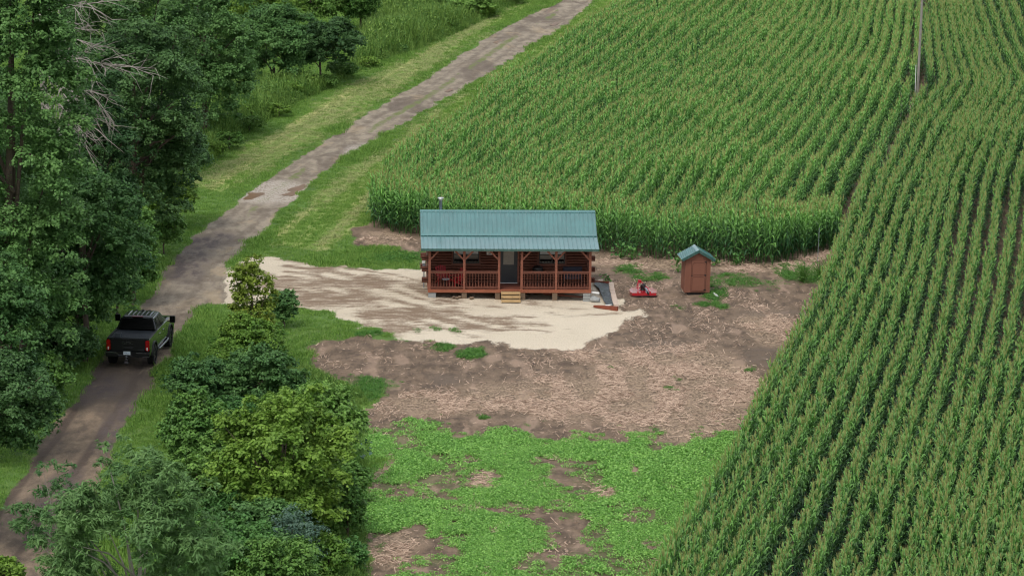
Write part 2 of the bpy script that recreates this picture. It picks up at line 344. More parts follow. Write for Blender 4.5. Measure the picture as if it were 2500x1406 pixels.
def ground():
    X = np.arange(-64, 68.01, .2); Y = np.arange(138, 352.1, .4); nx, ny = len(X), len(Y)
    x, y = np.meshgrid(X, Y); x = x.ravel(); y = y.ravel()
    f = [a for a in fields(x, y)]; road, pad, soil, weed, straw, wet, hay = f
    d = np.full(x.shape, 1e9)
    for a, b in zip(ROADC[:-1], ROADC[1:]):
        e = b - a; t = np.clip(((x - a[0]) * e[0] + (y - a[1]) * e[1]) / (e @ e), 0, 1); d = np.minimum(d, np.hypot(x - a[0] - t * e[0], y - a[1] - t * e[1]))
    cr = np.interp(y, ROADC[:, 1], ROADC[:, 0]); side = np.where(x > cr, 1.0, -1.0)
    far = sstep(216, 240, y)
    strip = sstep(.75, .1, d) * (.25 + .75 * far) * sstep(.3, .5, fbm(x, y * .2, 2.5, 31))
    near = sstep(212, 190, y)
    px, py = x, y
    mudc = [ell(*e) for e in ((880, 690, 230, 16), (860, 730, 190, 26), (780, 655, 90, 10), (1000, 765, 170, 16), (1150, 800, 130, 10), (960, 800, 80, 16))]
    mud = blob(mudc, x, y, 41, 1.0, 1.5, .1)
    wobx = (fbm(x, y, 3, 43, 2) - .5) * 1.2
    for tr_ in ([(690, 648), (800, 662), (930, 684), (1030, 706), (1110, 745), (1230, 770)], [(700, 662), (820, 682), (950, 706), (1060, 735), (1150, 775), (1290, 790)], [(690, 690), (800, 706), (900, 735), (1040, 765), (1180, 800), (1330, 812)], [(720, 712), (820, 728), (930, 762), (1060, 792), (1160, 820)],
                [(1130, 765), (1136, 772), (1160, 782), (1200, 790)], [(1215, 775), (1222, 785), (1250, 800)], [(1290, 735), (1310, 760), (1400, 770), (1500, 765)], [(560, 660), (700, 700), (860, 745), (980, 800)]):
        q = gp(tr_)
        for off in (0, 1.7):
            dd = np.full(x.shape, 1e9)
            for a, b in zip(q[:-1], q[1:]):
                e = b - a; tt = np.clip(((x - a[0]) * e[0] + (y - off - a[1]) * e[1]) / (e @ e), 0, 1); dd = np.minimum(dd, np.hypot(x + wobx * .3 - a[0] - tt * e[0], y - off + wobx - a[1] - tt * e[1]))
            mud = np.maximum(mud, .95 * np.exp(-(dd / .42) ** 2) * sstep(.28, .55, fbm(x * .5, y, 2.5, 47, 3)))
    bump = fbm(x, y, .7, 51, 3) - .5
    z = terrain(x, y) + bump * (.05 + .14 * soil * (1 - pad)) + .05 * (fbm(x, y, 6, 61, 2) - .5) - .05 * road - .02 * pad
    z += .05 * np.exp(-(d / .5) ** 2) * road
    V = np.stack([x, y, z], 1)
    i = (np.arange(ny - 1)[:, None] * nx + np.arange(nx - 1)[None]).ravel()
    Fq = np.stack([i, i + 1, i + nx + 1, i + nx], 1)
    cls = np.zeros(len(x), int); cls[soil > .5] = 1; cls[pad > .5] = 2; cls[road > .5] = 3; fc = cls[i]
    for k, nm in enumerate(('grass_ground', 'bare_soil', 'gravel_pad', 'road')):
        q = Fq[fc == k]; u, inv = np.unique(q, return_inverse=True)
        me = mesh_np(nm, V[u], inv.reshape(q.shape), GM, smooth=True)
        for an, cc in (('mA', (road, pad, soil)), ('mB', (weed, straw, wet))):
            c = np.ones((len(u), 4), np.float32)
            for j in range(3): c[:, j] = cc[j][u]
            at = me.attributes.new(an, 'FLOAT_COLOR', 'POINT'); at.data.foreach_set('color', c.ravel())
        for an, cc in (('hay', hay), ('mud', mud), ('strip', strip), ('near', near), ('rd', d * side)):
            at = me.attributes.new(an, 'FLOAT', 'POINT'); at.data.foreach_set('value', cc[u].astype(np.float32))
        link(nm, me, kind='structure')
    b = MB(); L = 3000
    for (a0, a1, b0, b1) in ((-L, L, -500, Y[0]), (-L, L, Y[-1], L), (-L, X[0], Y[0], Y[-1]), (X[-1], L, Y[0], Y[-1])):
        b.quad((a0, b0, -.01), (a1, b0, -.01), (a1, b1, -.01), (a0, b1, -.01))
    b.build('meadow', GM, kind='structure')
ground()
# ---------------------------------------------------------------- materials for built things
def woodmat(name, c, var=.35, rough=.6, axis=0, bump=.3):
    t = NT(name); s = [14, 14, 14]; s[axis] = 1.2; a = lin(c); v = t.obj(tuple(s)); n = t.noise(v, 1.5, 4, .6, .5); k = t.noise(t.obj(), 2.2, 2)
    d1 = tuple(x * (1 - var) for x in a[:3]) + (1,); l1 = tuple(x * (1 + var) for x in a[:3]) + (1,)
    col = t.mix(n, d1, l1); kn = t.noise(t.obj((2.2, 2.2, 4.5)), 1.3, 1); col = t.mix(t.math('MULTIPLY', t.ss(kn, .66, .72), .6), col, tuple(x * .35 for x in a[:3]) + (1,))
    col = t.mix(t.math('MULTIPLY', t.ss(k, .4, .7), .35), col, tuple(x * .6 for x in a[:3]) + (1,))
    return t.done(col, rough, 0, .4, t.bump(n, bump, .01))
W_LOG = woodmat('stained_log', (100, 58, 43)); W_POST = woodmat('stained_post', (134, 82, 64), axis=2); W_RAIL = woodmat('stained_rail', (112, 68, 53))
W_DECK = woodmat('stained_deck', (112, 64, 50), axis=1); W_RIM = woodmat('stained_rim', (158, 94, 68)); W_NEW = woodmat('new_pine', (186, 156, 112), .2)
W_TIMB = woodmat('weathered_beam', (135, 72, 52))
def metal_roof(name, c, rough=.38):
    t = NT(name); a = lin(c); n = t.noise(t.obj(), .9, 3); n2 = t.noise(t.obj((8, .6, .6)), 2, 3)
    col = t.mix(t.ss(n, .35, .7), a, tuple(x * 1.18 for x in a[:3]) + (1,)); col = t.mix(t.math('MULTIPLY', t.ss(n2, .5, .75), .18), col, lin((150, 160, 155)))
    return t.done(col, rough, 0, .6, None, Coat_Weight=1.0, Coat_Roughness=.2, Coat_IOR=1.7)
M_ROOF = metal_roof('green_metal', (64, 112, 110)); M_ROOFP = M_ROOF; M_TRIM = metal_roof('green_trim', (30, 78, 72), .45)
M_WHITE = simple('white_paint', (225, 225, 222), .5, var=.06); M_GLASS = simple('dark_glass', (14, 17, 20), .06, var=.2, spec=.7)
M_DOOR = simple('charcoal_door', (44, 49, 54), .45, var=.12); M_BLOCK = simple('concrete_block', (150, 152, 150), .9, var=.2, nscale=14, bump=.5)
M_OLDBLOCK = simple('mud_stained_block', (118, 100, 82), .95, var=.3, nscale=10, bump=.5); M_BLACK = simple('black_plastic', (20, 20, 21), .5, var=.2)
M_STEEL = simple('galvanised_steel', (130, 140, 150), .3, .8, var=.2); M_BLIND = simple('window_blind', (190, 196, 198), .7, var=.06)
M_RED = simple('red_plastic', (150, 26, 30), .5, var=.1); M_GREY = simple('grey_paint', (120, 126, 132), .5, var=.1)
M_DGLASS = simple('door_glass', (128, 124, 116), .15, var=.25, nscale=9, spec=.6)
M_CUSH = simple('dark_fabric', (46, 48, 60), .9, var=.2)

# ---------------------------------------------------------------- the cabin
C0 = G(1244, 731, follow=False); CYAW = R(2.4)
cabin = thing('log_cabin', 'small red-brown log cabin with a green metal roof and a railed front porch', 'cabin', C0, CYAW)
CW = cabin.matrix_basis.copy()
CW = Matrix.Translation(C0) @ Matrix.Rotation(CYAW, 4, 'Z')
def cabw(x, y, z): return CW @ Vector((x, y, z))
DK = .52; HX = 4.24; YW = 1.83; YB = YW + 3.66; ZB = 3.0; ZR = 4.02; YR = YW + 1.85
# log walls, courses notched at the corners
b = MB(); CH = .145; n = 17
for i in range(n):
    z0 = DK + .0 + i * CH
    if z0 + CH > 2.98: break
    def logx(y, e):
        pr = [(y - .05, z0 + .012), (y - .085, z0 + .04), (y - .085, z0 + CH - .04), (y - .05, z0 + CH - .012), (y + .07, z0 + CH - .004), (y + .07, z0 + .004)]
        b.prism(pr, 0, -HX - e, HX + e)
    def logy(x, e, sg):
        pr = [(x + sg * .05, z0 + .012), (x + sg * .085, z0 + .04), (x + sg * .085, z0 + CH - .04), (x + sg * .05, z0 + CH - .012), (x - sg * .07, z0 + CH - .004), (x - sg * .07, z0 + .004)]
        b.prism(pr, 1, YW - e, YB + e)
    ee = .3 if (i // 2) % 2 == 0 else .0
    logx(YW, ee); logx(YB, ee); logy(-HX + .07, .3 if ee == 0 else -.09, -1); logy(HX - .07, .3 if ee == 0 else -.09, 1)
b.build('wall', W_LOG, cabin)
for sx in (-1, 1):
    b = MB(); b.prism([(YW - .02, 2.98), (YB + .02, 2.98), (YB + .02, 3.0), (YR, ZR - .1), (YW - .02, 3.0)], 0, sx * HX - .06, sx * HX + .0)
    b.build('gable', W_LOG, cabin)
b = MB(); b.box(-4.24, 4.24, .0, YW - .09, DK - .05, DK)
b.build('porch_floor', W_DECK, cabin)
b = MB(); b.box(-4.26, 4.26, -.03, .0, DK - .05, DK + .012); b.box(-4.25, 4.25, -.015, .03, DK - .165, DK - .053); b.box(-4.25, -4.21, .04, YB, DK - .165, DK - .053); b.box(4.21, 4.25, .04, YB, DK - .165, DK - .053)
for x in (-2.4, -.5, .6, 2.4): b.box(x - .04, x + .04, .05, YB, DK - .16, DK - .055)
b.box(-4.2, 4.2, YW, YB, DK - .054, DK - .01)
b.build('floor_rim', W_RIM, cabin, bev=.008)
PX = [-4.17, -2.37, -.56, .62, 2.41, 4.18]; ZBM = 2.56
for x in PX:
    b = MB(); b.box(x - .065, x + .065, .02, .15, DK, ZBM)
    b.build('porch_post', W_POST, cabin, bev=.012)
b = MB(); b.box(-4.24, 4.24, .01, .16, ZBM, ZBM + .16); b.build('porch_beam', W_POST, cabin, bev=.01)
for i, x in enumerate(PX):
    for sg in (-1, 1):
        if (i == 0 and sg < 0) or (i == 5 and sg > 0) or (i == 2 and sg > 0) or (i == 3 and sg < 0): continue
        b = MB(); b.bar((x + sg * .05, .085, 2.1), (x + sg * .48, .085, ZBM - .005), .085, .07, up=(0, 1, 0)); b.build('brace', W_POST, cabin)
def railing(x0, x1, side=False):
    r = MB(); 
    if side: r.bar((x0, .16, DK + .93), (x0, YW - .1, DK + .93), .09, .05); r.bar((x0, .16, DK + .12), (x0, YW - .1, DK + .12), .05, .06)
    else: r.box(x0, x1, .03, .13, DK + .905, DK + .955); r.box(x0, x1, .055, .105, DK + .83, DK + .9); r.box(x0, x1, .05, .11, DK + .06, DK + .13)
    rl = r.build('railing', W_RAIL, cabin, bev=.008)
    n = 11
    for k in range(n):
        t = (k + .5) / n; q = MB()
        if side:
            y = .16 + t * (YW - .26); q.tube([(x0, y, DK + .12), (x0, y, DK + .4), (x0, y, DK + .5), (x0, y, DK + .9)], [.022, .016, .022, .018], 6)
        else:
            x = x0 + t * (x1 - x0); q.tube([(x, .08, DK + .13), (x, .08, DK + .28), (x, .08, DK + .38), (x, .08, DK + .7), (x, .08, DK + .83)], [.026, .026, .014, .019, .024], 6)
        q.build('baluster', W_RAIL, rl)
for a, c in ((0, 1), (1, 2), (3, 4), (4, 5)): railing(PX[a] + .065, PX[c] - .065)
railing(-4.18, 0, True); railing(4.18, 0, True)
# roofs: ribbed sheets
def ribbed(name, mat, y0, z0, y1, z1, x0, x1, th=.03, back=False):
    b = MB(); s = Vector((0, y1 - y0, z1 - z0)); nrm = Vector((0, -s.z, s.y)).normalized() * (-1 if back else 1)
    a, c = Vector((0, y0, z0)), Vector((0, y1, z1)); X = Vector((1, 0, 0))
    def pan(xa, xb, lo, hi, e0=0, e1=1):
        p = a.lerp(c, e0); q = a.lerp(c, e1)
        v = [b.bm.verts.new(X * x + w_ + nrm * h) for h in (lo, hi) for w_ in (p, q) for x in (xa, xb)]
        for f in ((0, 2, 3, 1), (4, 5, 7, 6), (0, 1, 5, 4), (2, 6, 7, 3), (0, 4, 6, 2), (1, 3, 7, 5)): b.bm.faces.new([v[i] for i in f])
    pan(x0, x1, -th, 0)
    x = x0 + .114
    while x < x1 - .03:
        p, q = a, c
        A = [b.bm.verts.new(X * (x + dx) + p + nrm * h) for dx, h in ((-.028, .001), (-.012, .024), (.012, .024), (.028, .001))]
        B = [b.bm.verts.new(X * (x + dx) + q + nrm * h) for dx, h in ((-.028, .001), (-.012, .024), (.012, .024), (.028, .001))]
        for k in range(3): b.bm.faces.new((A[k], A[k + 1], B[k + 1], B[k]))
        b.bm.faces.new(A); b.bm.faces.new(B[::-1])
        x += .2286
    return b.build(name, mat, cabin)
RX0, RX1 = -4.6, 4.6
ribbed('porch_roof', M_ROOFP, -.26, 2.72, YW + .03, 3.02, RX0, RX1)
ribbed('roof', M_ROOF, YW + .0, 3.05, YR, ZR, RX0, RX1)
ribbed('roof', M_ROOF, YR + 1.95, 2.98, YR, ZR, RX0, RX1, back=True)
b = MB(); b.box(RX0 - .02, RX1 + .02, -.285, -.26, 2.6, 2.722)
b.build('fascia', M_TRIM, cabin)
for x in (RX0 - .022, RX1 + .002):
    b = MB(); b.prism([(-.26, 2.6), (-.26, 2.73), (YW, 3.03), (YR, ZR + .03), (YR + 1.95, 3.0), (YR + 1.95, 2.88), (YR, ZR - .1), (YW, 2.91)], 0, x, x + .02)
    b.build('rake_trim', M_TRIM, cabin)
b = MB(); b.prism([(YR - .16, ZR - .06), (YR, ZR + .035), (YR + .16, ZR - .06), (YR + .13, ZR - .07), (YR, ZR - .0), (YR - .13, ZR - .07)], 0, RX0 - .01, RX1 + .01)
b.build('ridge_cap', M_ROOFP, cabin)
b = MB(); b.prism([(YW - .1, 3.03), (YW - .1, 3.045), (YW + .03, 3.095), (YW + .09, 3.13), (YW + .1, 3.11), (YW + .04, 3.05)], 0, RX0, RX1); b.build('roof_flashing', M_ROOFP, cabin)
b = MB(); b.box(-4.5, 4.5, -.2, YW - .1, 2.595, 2.61)
b.build('porch_ceiling', W_DECK, cabin)
for yy in (YR + 1.93,):
    b = MB(); b.box(RX0, RX1, yy, yy + .02, 2.86, 2.98); b.build('fascia', M_TRIM, cabin)
# stove pipe
b = MB(); px_ = -3.52; b.tube([(px_, YR + .45, 3.6), (px_, YR + .45, 4.5)], .085, 14); ch = b.build('stove_pipe', M_STEEL, cabin, smooth=False)
b = MB(); b.tube([(px_, YR + .45, 4.47), (px_, YR + .45, 4.53)], .1, 14); b.tube([(px_, YR + .45, 4.59), (px_, YR + .45, 4.62)], [.17, .15], 16)
for a in range(4): b.bar((px_ + .09 * math.cos(a * 1.57), YR + .45 + .09 * math.sin(a * 1.57), 4.51), (px_ + .09 * math.cos(a * 1.57), YR + .45 + .09 * math.sin(a * 1.57), 4.6), .012)
b.build('pipe_cap', simple('pipe_cap_metal', (190, 192, 190), .4, .5), ch)
# windows and door
def window(x0, x1, z0, z1):
    yw = YW - .085
    b = MB(); t = .09
    b.box(x0 - t, x0, yw - .03, yw + .01, z0 - t, z1 + t); b.box(x1, x1 + t, yw - .03, yw + .01, z0 - t, z1 + t)
    b.box(x0, x1, yw - .028, yw + .01, z1, z1 + t); b.box(x0, x1, yw - .028, yw + .01, z0 - t, z0)
    wd = b.build('window', W_LOG, cabin, bev=.006)
    b = MB(); s = .045; zm = (z0 + z1) / 2
    b.box(x0, x0 + s, yw - .02, yw + .01, z0, z1); b.box(x1 - s, x1, yw - .02, yw + .01, z0, z1)
    for z in (z0, zm - s / 2, z1 - s): b.box(x0 + s, x1 - s, yw - .019, yw + .01, z, z + s)
    b.box((x0 + x1) / 2 - .03, (x0 + x1) / 2 + .03, yw - .0195, yw + .01, z0 + s, zm - s / 2)
    b.build('sash', M_BLACK, wd)
    b = MB(); b.box(x0 + s, x1 - s, yw - .003, yw + .004, z0 + s, zm - s / 2); b.build('pane', M_GLASS, wd)
    b = MB(); b.box(x0 + s, x1 - s, yw - .004, yw + .004, zm + s / 2, z1 - s)
    for k in range(9):
        z = zm + s + k * .05; b.box(x0 + s + .01, x1 - s - .01, yw - .007, yw - .0045, z, z + .035)
    b.build('blind', M_BLIND, wd); return wd
window(-2.9, -1.55, 1.56, 2.52); window(1.6, 2.95, 1.56, 2.52)
yw = YW - .085
b = MB(); b.box(-.56, -.47, yw - .035, yw + .01, DK + .002, 2.56); b.box(.47, .56, yw - .035, yw + .01, DK + .002, 2.56); b.box(-.47, .47, yw - .035, yw + .01, 2.5, 2.56)
dr = b.build('door', W_POST, cabin)
b = MB(); b.box(-.465, .465, yw - .02, yw + .02, DK + .03, 2.495)
for (x0, x1, z0, z1) in ((-.34, -.05, DK + .18, DK + .78), (.05, .34, DK + .18, DK + .78)):
    for (a0, a1, c0, c1) in ((x0, x1, z0, z0 + .025), (x0, x1, z1 - .025, z1), (x0, x0 + .025, z0 + .025, z1 - .025), (x1 - .025, x1, z0 + .025, z1 - .025)):
        b.box(a0, a1, yw - .028, yw - .019, c0, c1)
b.box(-.31, .31, yw - .03, yw - .019, DK + .95, DK + .985); b.box(-.31, .31, yw - .03, yw - .019, 2.38, 2.41); b.box(-.31, -.275, yw - .03, yw - .019, DK + .985, 2.38); b.box(.275, .31, yw - .03, yw - .019, DK + .985, 2.38)
b.build('door_leaf', M_DOOR, dr)
b = MB(); b.box(-.275, .275, yw - .025, yw - .019, DK + .985, 2.38); b.build('door_glass', M_DGLASS, dr)
b = MB(); b.cyl((.39, yw - .05, DK + .93), (0, 1, 0), .03, .05, 12); b.box(.375, .405, yw - .07, yw - .021, DK + .9, DK + .96); b.build('door_handle', M_BLACK, dr)
b = MB(); b.box(-.47, .47, yw - .09, yw - .02, DK + .002, DK + .03); b.build('threshold', M_WHITE, dr)
# framed picture on the wall
f0 = thing('framed_picture', 'small white-framed picture hanging between the porch window and the door', 'picture', cabw(-1.0, yw - .01, 2.2), CYAW)
b = MB(); b.box(-.15, .15, -.03, .0, -.17, .19); b.build('picture_frame', M_WHITE, f0)
t = NT('picture_print'); bw = t.noise(t.obj(), 9, 3); b = MB(); b.box(-.11, .11, -.034, -.031, -.13, .15); b.build('print', t.done(t.mix(t.ss(bw, .42, .5), lin((30, 28, 28)), lin((190, 185, 178))), .6), f0)
# under the deck: piers
def gz(x, y): q = cabw(x, y, 0); return float(terrain(q.x, q.y))
def pier(x, y, label, mat, nb, wd=.4, gap=.006):
    z0 = gz(x, y) - .03; th = thing('block_pier', label, 'block pier', cabw(x, y, 0), CYAW, 'block piers under the cabin'); hh = (DK - .166 - z0) / nb
    for i in range(nb):
        q = MB(); q.box(-wd / 2, wd / 2, -.1, .1, z0 + i * hh, z0 + (i + 1) * hh - gap); q.build('concrete_block', mat, th, bev=.012)
    return th
pier(-4.03, .12, 'clean grey concrete block under the chimney-side front corner of the porch', M_BLOCK, 1)
pier(4.02, .12, 'stack of light grey concrete blocks under the porch corner beside the planter bed', M_BLOCK, 3, .38)
for x, l in ((-2.36, 'muddy block pier with broken rocks lying at its foot'), (-.62, 'muddy block pier on the chimney side of the wooden steps'), (.68, 'muddy block pier on the mower side of the wooden steps'), (2.36, 'muddy brown pier midway between the steps and the grey block stack')):
    pier(x, .12, l, M_OLDBLOCK, 3, .27, .004)
for x in (-4, -1.4, 1.4, 4):
    for y in (2.9, 5.2): pier(x, y, 'block pier hidden in shade beneath the cabin floor', M_OLDBLOCK, 2, .4)
# steps
st = thing('wooden_steps', 'new pale pine steps of three treads leading up to the porch door', 'steps', cabw(.045, -.04, 0), CYAW)
gs = gz(0, -.5) - .02; N3 = 3; rise = (DK - .06 - gs) / 3.0
for k in range(3):
    z = gs + rise * (k + 1) - .02; y0 = -(3 - k) * .25
    q = MB(); q.box(-.5, .5, y0 - .03, y0 + .22, z - .035, z); q.build('tread', W_NEW, st, bev=.005)
    q = MB(); q.box(-.5, .5, y0 - .045, y0 - .0305, z - .11, z - .002); q.build('riser', W_NEW, st)
for x in (-.485, .445):
    pts = [(-.01, gs), (-.01, DK - .1)]
    prof = [(-.72, gs - .02)]
    for k in range(3): z = gs + rise * (k + 1) - .058; prof += [(-(3 - k) * .25 - .02, z), (-(2 - k) * .25 - .02, z)]
    prof += [(-.02, gs - .02)]
    q = MB(); q.prism(prof, 0, x, x + .04); q.build('stringer', W_NEW, st)
# rocks by the pier
for i, (x, y, r, l) in enumerate(((-2.75, -.12, .1, 'dark rock on the gravel at the chimney side of the muddy pier'), (-2.9, .0, .09, 'flat brown rock farthest from the steps below the porch'), (-2.6, .05, .11, 'light brown rock leaning toward the muddy pier'), (-1.98, -.1, .11, 'squarish pale rock on the steps side of the muddy pier'))):
    q = MB(); q.rock((0, 0, r * .4), r, i + 3); o = q.build('rock', M_OLDBLOCK, label=l, cat='rock', group='rocks below the porch', loc=cabw(x, y, gz(x, y)))
# porch furniture
def adirondack(label, loc, rz):
    c = thing('garden_chair', label, 'chair', loc, rz, 'red chairs on the porch')
    q = MB()
    for k in range(5): q.box(-.24, .24, -.25 + k * .1, -.17 + k * .1, .36 - k * .025, .38 - k * .025)
    q.build('seat', M_RED, c)
    q = MB()
    for k in range(5):
        x = -.24 + k * .1; q.bar((x + .04, .2, .26), (x + .04 + (k - 2) * .02, .46, .98 - abs(k - 2) * .04), .085, .02, up=(0, 1, 0))
    q.build('backrest', M_RED, c)
    for sx in (-1, 1):
        q = MB(); q.box(sx * .3 - .06, sx * .3 + .06, -.32, .32, .55, .575); q.build('armrest', M_RED, c)
        q = MB(); q.box(sx * .3 - .02, sx * .3 + .02, -.28, -.2, 0, .55); q.build('leg', M_RED, c)
        q = MB(); q.bar((sx * .3, -.2, .34), (sx * .3, .4, .03), .03, .07); q.build('leg', M_RED, c)
adirondack('upright red garden chair against the porch wall nearest the chimney-side post', cabw(-3.45, 1.25, DK), CYAW + R(15))
adirondack('red garden chair turned sideways behind the railing below the first window', cabw(-2.78, .75, DK), CYAW - R(60))
tb = thing('side_table', 'small round white-topped side table between the two red porch chairs', 'table', cabw(-3.3, .55, DK), CYAW)
q = MB(); q.tube([(0, 0, .42), (0, 0, .45)], .2, 18); q.build('table_top', M_GREY, tb); 
for k in range(3):
    a = k * 2.1; q = MB(); q.bar((.12 * math.cos(a), .12 * math.sin(a), .42), (.18 * math.cos(a), .18 * math.sin(a), 0), .02); q.build('leg', M_BLACK, tb)
gl = thing('kettle_grill', 'black kettle grill standing on the porch beneath the second window', 'grill', cabw(1.5, 1.15, DK), CYAW)
q = MB(); q.tube([(0, 0, .62), (0, 0, .66), (0, 0, .76), (0, 0, .84)], [.12, .22, .29, .3], 18); q.build('bowl', M_BLACK, gl, smooth=True)
q = MB(); q.tube([(0, 0, .845), (0, 0, .95), (0, 0, 1.03), (0, 0, 1.07)], [.3, .27, .17, .03], 18); q.build('lid', M_BLACK, gl, smooth=True)
for k in range(3):
    a = k * 2.1 + .4; q = MB(); q.tube([(.14 * math.cos(a), .14 * math.sin(a), .64), (.27 * math.cos(a), .27 * math.sin(a), 0)], .013); q.build('leg', M_BLACK, gl)
bn = thing('porch_bench', 'dark cushioned bench by the wall at the mower-side end of the porch', 'bench', cabw(3.35, 1.25, DK), CYAW)
q = MB(); q.box(-.5, .5, -.28, .2, .36, .46); q.build('seat', M_CUSH, bn, bev=.02)
q = MB(); q.box(-.5, .5, .2, .3, .46, .92); q.build('backrest', M_CUSH, bn, bev=.02)
for sx in (-.46, .46):
    for yy in (-.24, .26): q = MB(); q.box(sx - .025, sx + .025, yy - .025, yy + .025, 0, .36); q.build('leg', M_BLACK, bn)
# meter box on the side wall
mb_ = thing('meter_box', 'white and grey electrical meter box on the side wall below the chimney', 'meter box', cabw(-4.36, 2.6, 0), CYAW)
q = MB(); q.box(-.16, .02, -.15, .15, 1.4, 1.7); q.build('meter_cover', M_WHITE, mb_, bev=.01)
q = MB(); q.box(-.13, .02, -.13, .13, .95, 1.39); q.tube([(-.05, 0, .95), (-.05, 0, .0)], .03, 8); q.build('box_body', M_GREY, mb_)
# pale pipe by the deck corner
q = MB(); q.tube([(0, 0, 0), (.42, -.1, -.02)], .055, 12); q.build('plastic_pipe', M_WHITE, label='short white plastic pipe sticking out below the porch corner', cat='pipe', loc=cabw(4.26, .25, .33), rz=CYAW)
# ---------------------------------------------------------------- planter bed beside the cabin
M_STONE = simple('pale_paver', (196, 176, 160), .9, var=.15, nscale=9, bump=.4)
bedpx = [(1428 + 0, 690), (1462, 692), (1496, 694), (1499, 720), (1508, 745), (1510, 757), (1476, 750), (1456, 735)]
fp = [(1448, 694), (1470, 693), (1489, 696), (1491, 715), (1497, 740), (1499, 749), (1482, 747), (1473, 738), (1468, 722), (1462, 708)]
P = [G(*p) for p in fp]
bm = bmesh.new(); t_ = NT('black_weed_sheet'); wv = t_.noise(t_.pos((1, .5, 1)), 6, 3)
MS = t_.done(t_.mix(t_.ss(wv, .5, .7), lin((24, 24, 26)), lin((70, 72, 78))), .35, 0, .6, t_.bump(wv, .8, .08))
vs = [bm.verts.new(p + Vector((0, 0, .05))) for p in P]; bm.faces.new(vs); bmesh.ops.triangulate(bm, faces=bm.faces); bmesh.ops.subdivide_edges(bm, edges=bm.edges, cuts=5, use_grid_fill=True)
for v in bm.verts: v.co.z += .1 * float(fbm(np.array([v.co.x]), np.array([v.co.y]), .5, 3, 2)[0])
me = bpy.data.meshes.new('weed_sheet'); bm.to_mesh(me); bm.free(); me.materials.append(MS)
link('weed_sheet', me, label='crumpled black weed sheet lying inside the stone-edged bed', cat='sheet')
line = [G(1492, 696), G(1494, 712), G(1498, 728), G(1502, 744), G(1505, 752)]
tot = 0; pts = []
for a, b_ in zip(line, line[1:]):
    k = max(1, int((b_ - a).length / .42))
    for i in range(k): pts.append((a.lerp(b_, (i + .5) / k), b_ - a))
wallo = thing('paver_edging', 'line of pale stone pavers edging the bed beside the cabin', 'edging', pts[0][0])
for i, (p, dv) in enumerate(pts):
    q = MB(); M = Matrix.Translation(p - pts[0][0] + Vector((.0, 0, 0))) @ Matrix.Rotation(math.atan2(dv.y, dv.x) + random.uniform(-.06, .06), 4, 'Z')
    q.box(-.2, .2, -.13, .13, 0, .17 + random.uniform(-.01, .02), M); q.build('paver', M_STONE, wallo, bev=.015)
a, c = G(1450, 750), G(1508, 758)
q = MB(); L = (c - a).length; M = Matrix.Translation(a) @ Matrix.Rotation(math.atan2(c.y - a.y, c.x - a.x), 4, 'Z')
q.prism([(0, .02), (.25, 0), (L, -.05), (L, .19), (.35, .14), (0, .1)], 1, -.08, .08); me = q.mesh('timber_beam', W_TIMB, .01); me.transform(M)
link('timber_beam', me, label='red-brown timber beam lying at the front end of the bed', cat='beam')
a, c = G(1450, 691), G(1490, 694)
q = MB(); q.bar(a + Vector((0, 0, .07)), c + Vector((0, 0, .07)), .09, .14); q.build('timber_beam', W_TIMB, label='thin timber edging at the far end of the bed', cat='beam')
q = MB(); q.rock((0, 0, .1), .3, 9, .6); q.build('rock', M_BLOCK, label='broken grey concrete chunk beside the stacked blocks', cat='rock', loc=G(1452, 736))
q = MB(); q.tube([(0, 0, .05), (.35, .1, .06)], .04, 8); q.build('plastic_pipe', M_WHITE, label='thin white pipe lying behind the timber beam in the bed', cat='pipe', loc=G(1478, 748))
q = MB(); q.bar((-1.3, .3, .2), (1.2, -.05, .06), .08, .06); q.build('wooden_board', W_TIMB, label='weathered board lying on the ground beneath the porch floor', cat='board', loc=cabw(3.1, .6, gz(3.1, .6)), rz=CYAW)

# ---------------------------------------------------------------- rotary mower
RP = simple('mower_red_paint', (176, 26, 40), .22, var=.12, spec=.9, Coat_Weight=1.0, Coat_Roughness=.12); RD = simple('mower_dark_steel', (34, 24, 26), .5, .3)
mo = thing('rotary_mower', 'red tractor mower deck with a hitch frame parked on bare soil', 'mower', G(1573, 726), R(4))
oc = [(-.7, .35), (-.7, .95), (-.5, 1.5), (.5, 1.5), (.7, .95), (.7, .35), (.62, .05), (-.62, .05)]
q = MB(); q.prism(oc, 2, .2, .23); q.build('deck', RP, mo, bev=.008)
q = MB()
for i in range(8):
    a, c = oc[i], oc[(i + 1) % 8]; q.bar((a[0], a[1], .13), (c[0], c[1], .13), .02, .2)
q.build('skirt', RP, mo)
q = MB(); q.box(-.68, .68, .02, .045, .02, .08); q.build('skid_rail', RD, mo)
q = MB()
for sx in (-1, 1):
    q.bar((sx * .33, .15, .25), (sx * .3, 1.4, .27), .06, .08); q.bar((sx * .28, 1.3, .25), (sx * .06 - .12, 1.35, .6), .05, .05); q.bar((sx * .3, .2, .26), (sx * .06 - .1, 1.3, .58), .035, .035)
q.bar((-.33, 1.0, .3), (.33, 1.0, .3), .06, .06); q.box(-.22, -.04, 1.3, 1.4, .5, .68); q.build('hitch_frame', RP, mo, bev=.006)
q = MB(); q.rock((.02, .85, .42), .17, 4, .9); q.tube([(.02, .8, .4), (.12, .2, .36), (.2, -.1, .2)], [.05, .04, .05], 10); q.tube([(0, .85, .23), (0, .85, .36)], [.14, .1], 12); q.build('gearbox', RD, mo)
q = MB(); q.tube([(.1, .3, .42), (.18, .02, .3)], [.06, .05], 10); q.build('drive_shaft', M_GREY, mo)
q = MB(); q.bar((.15, 1.2, .4), (.24, 1.3, .64), .022); q.build('lever', RD, mo)

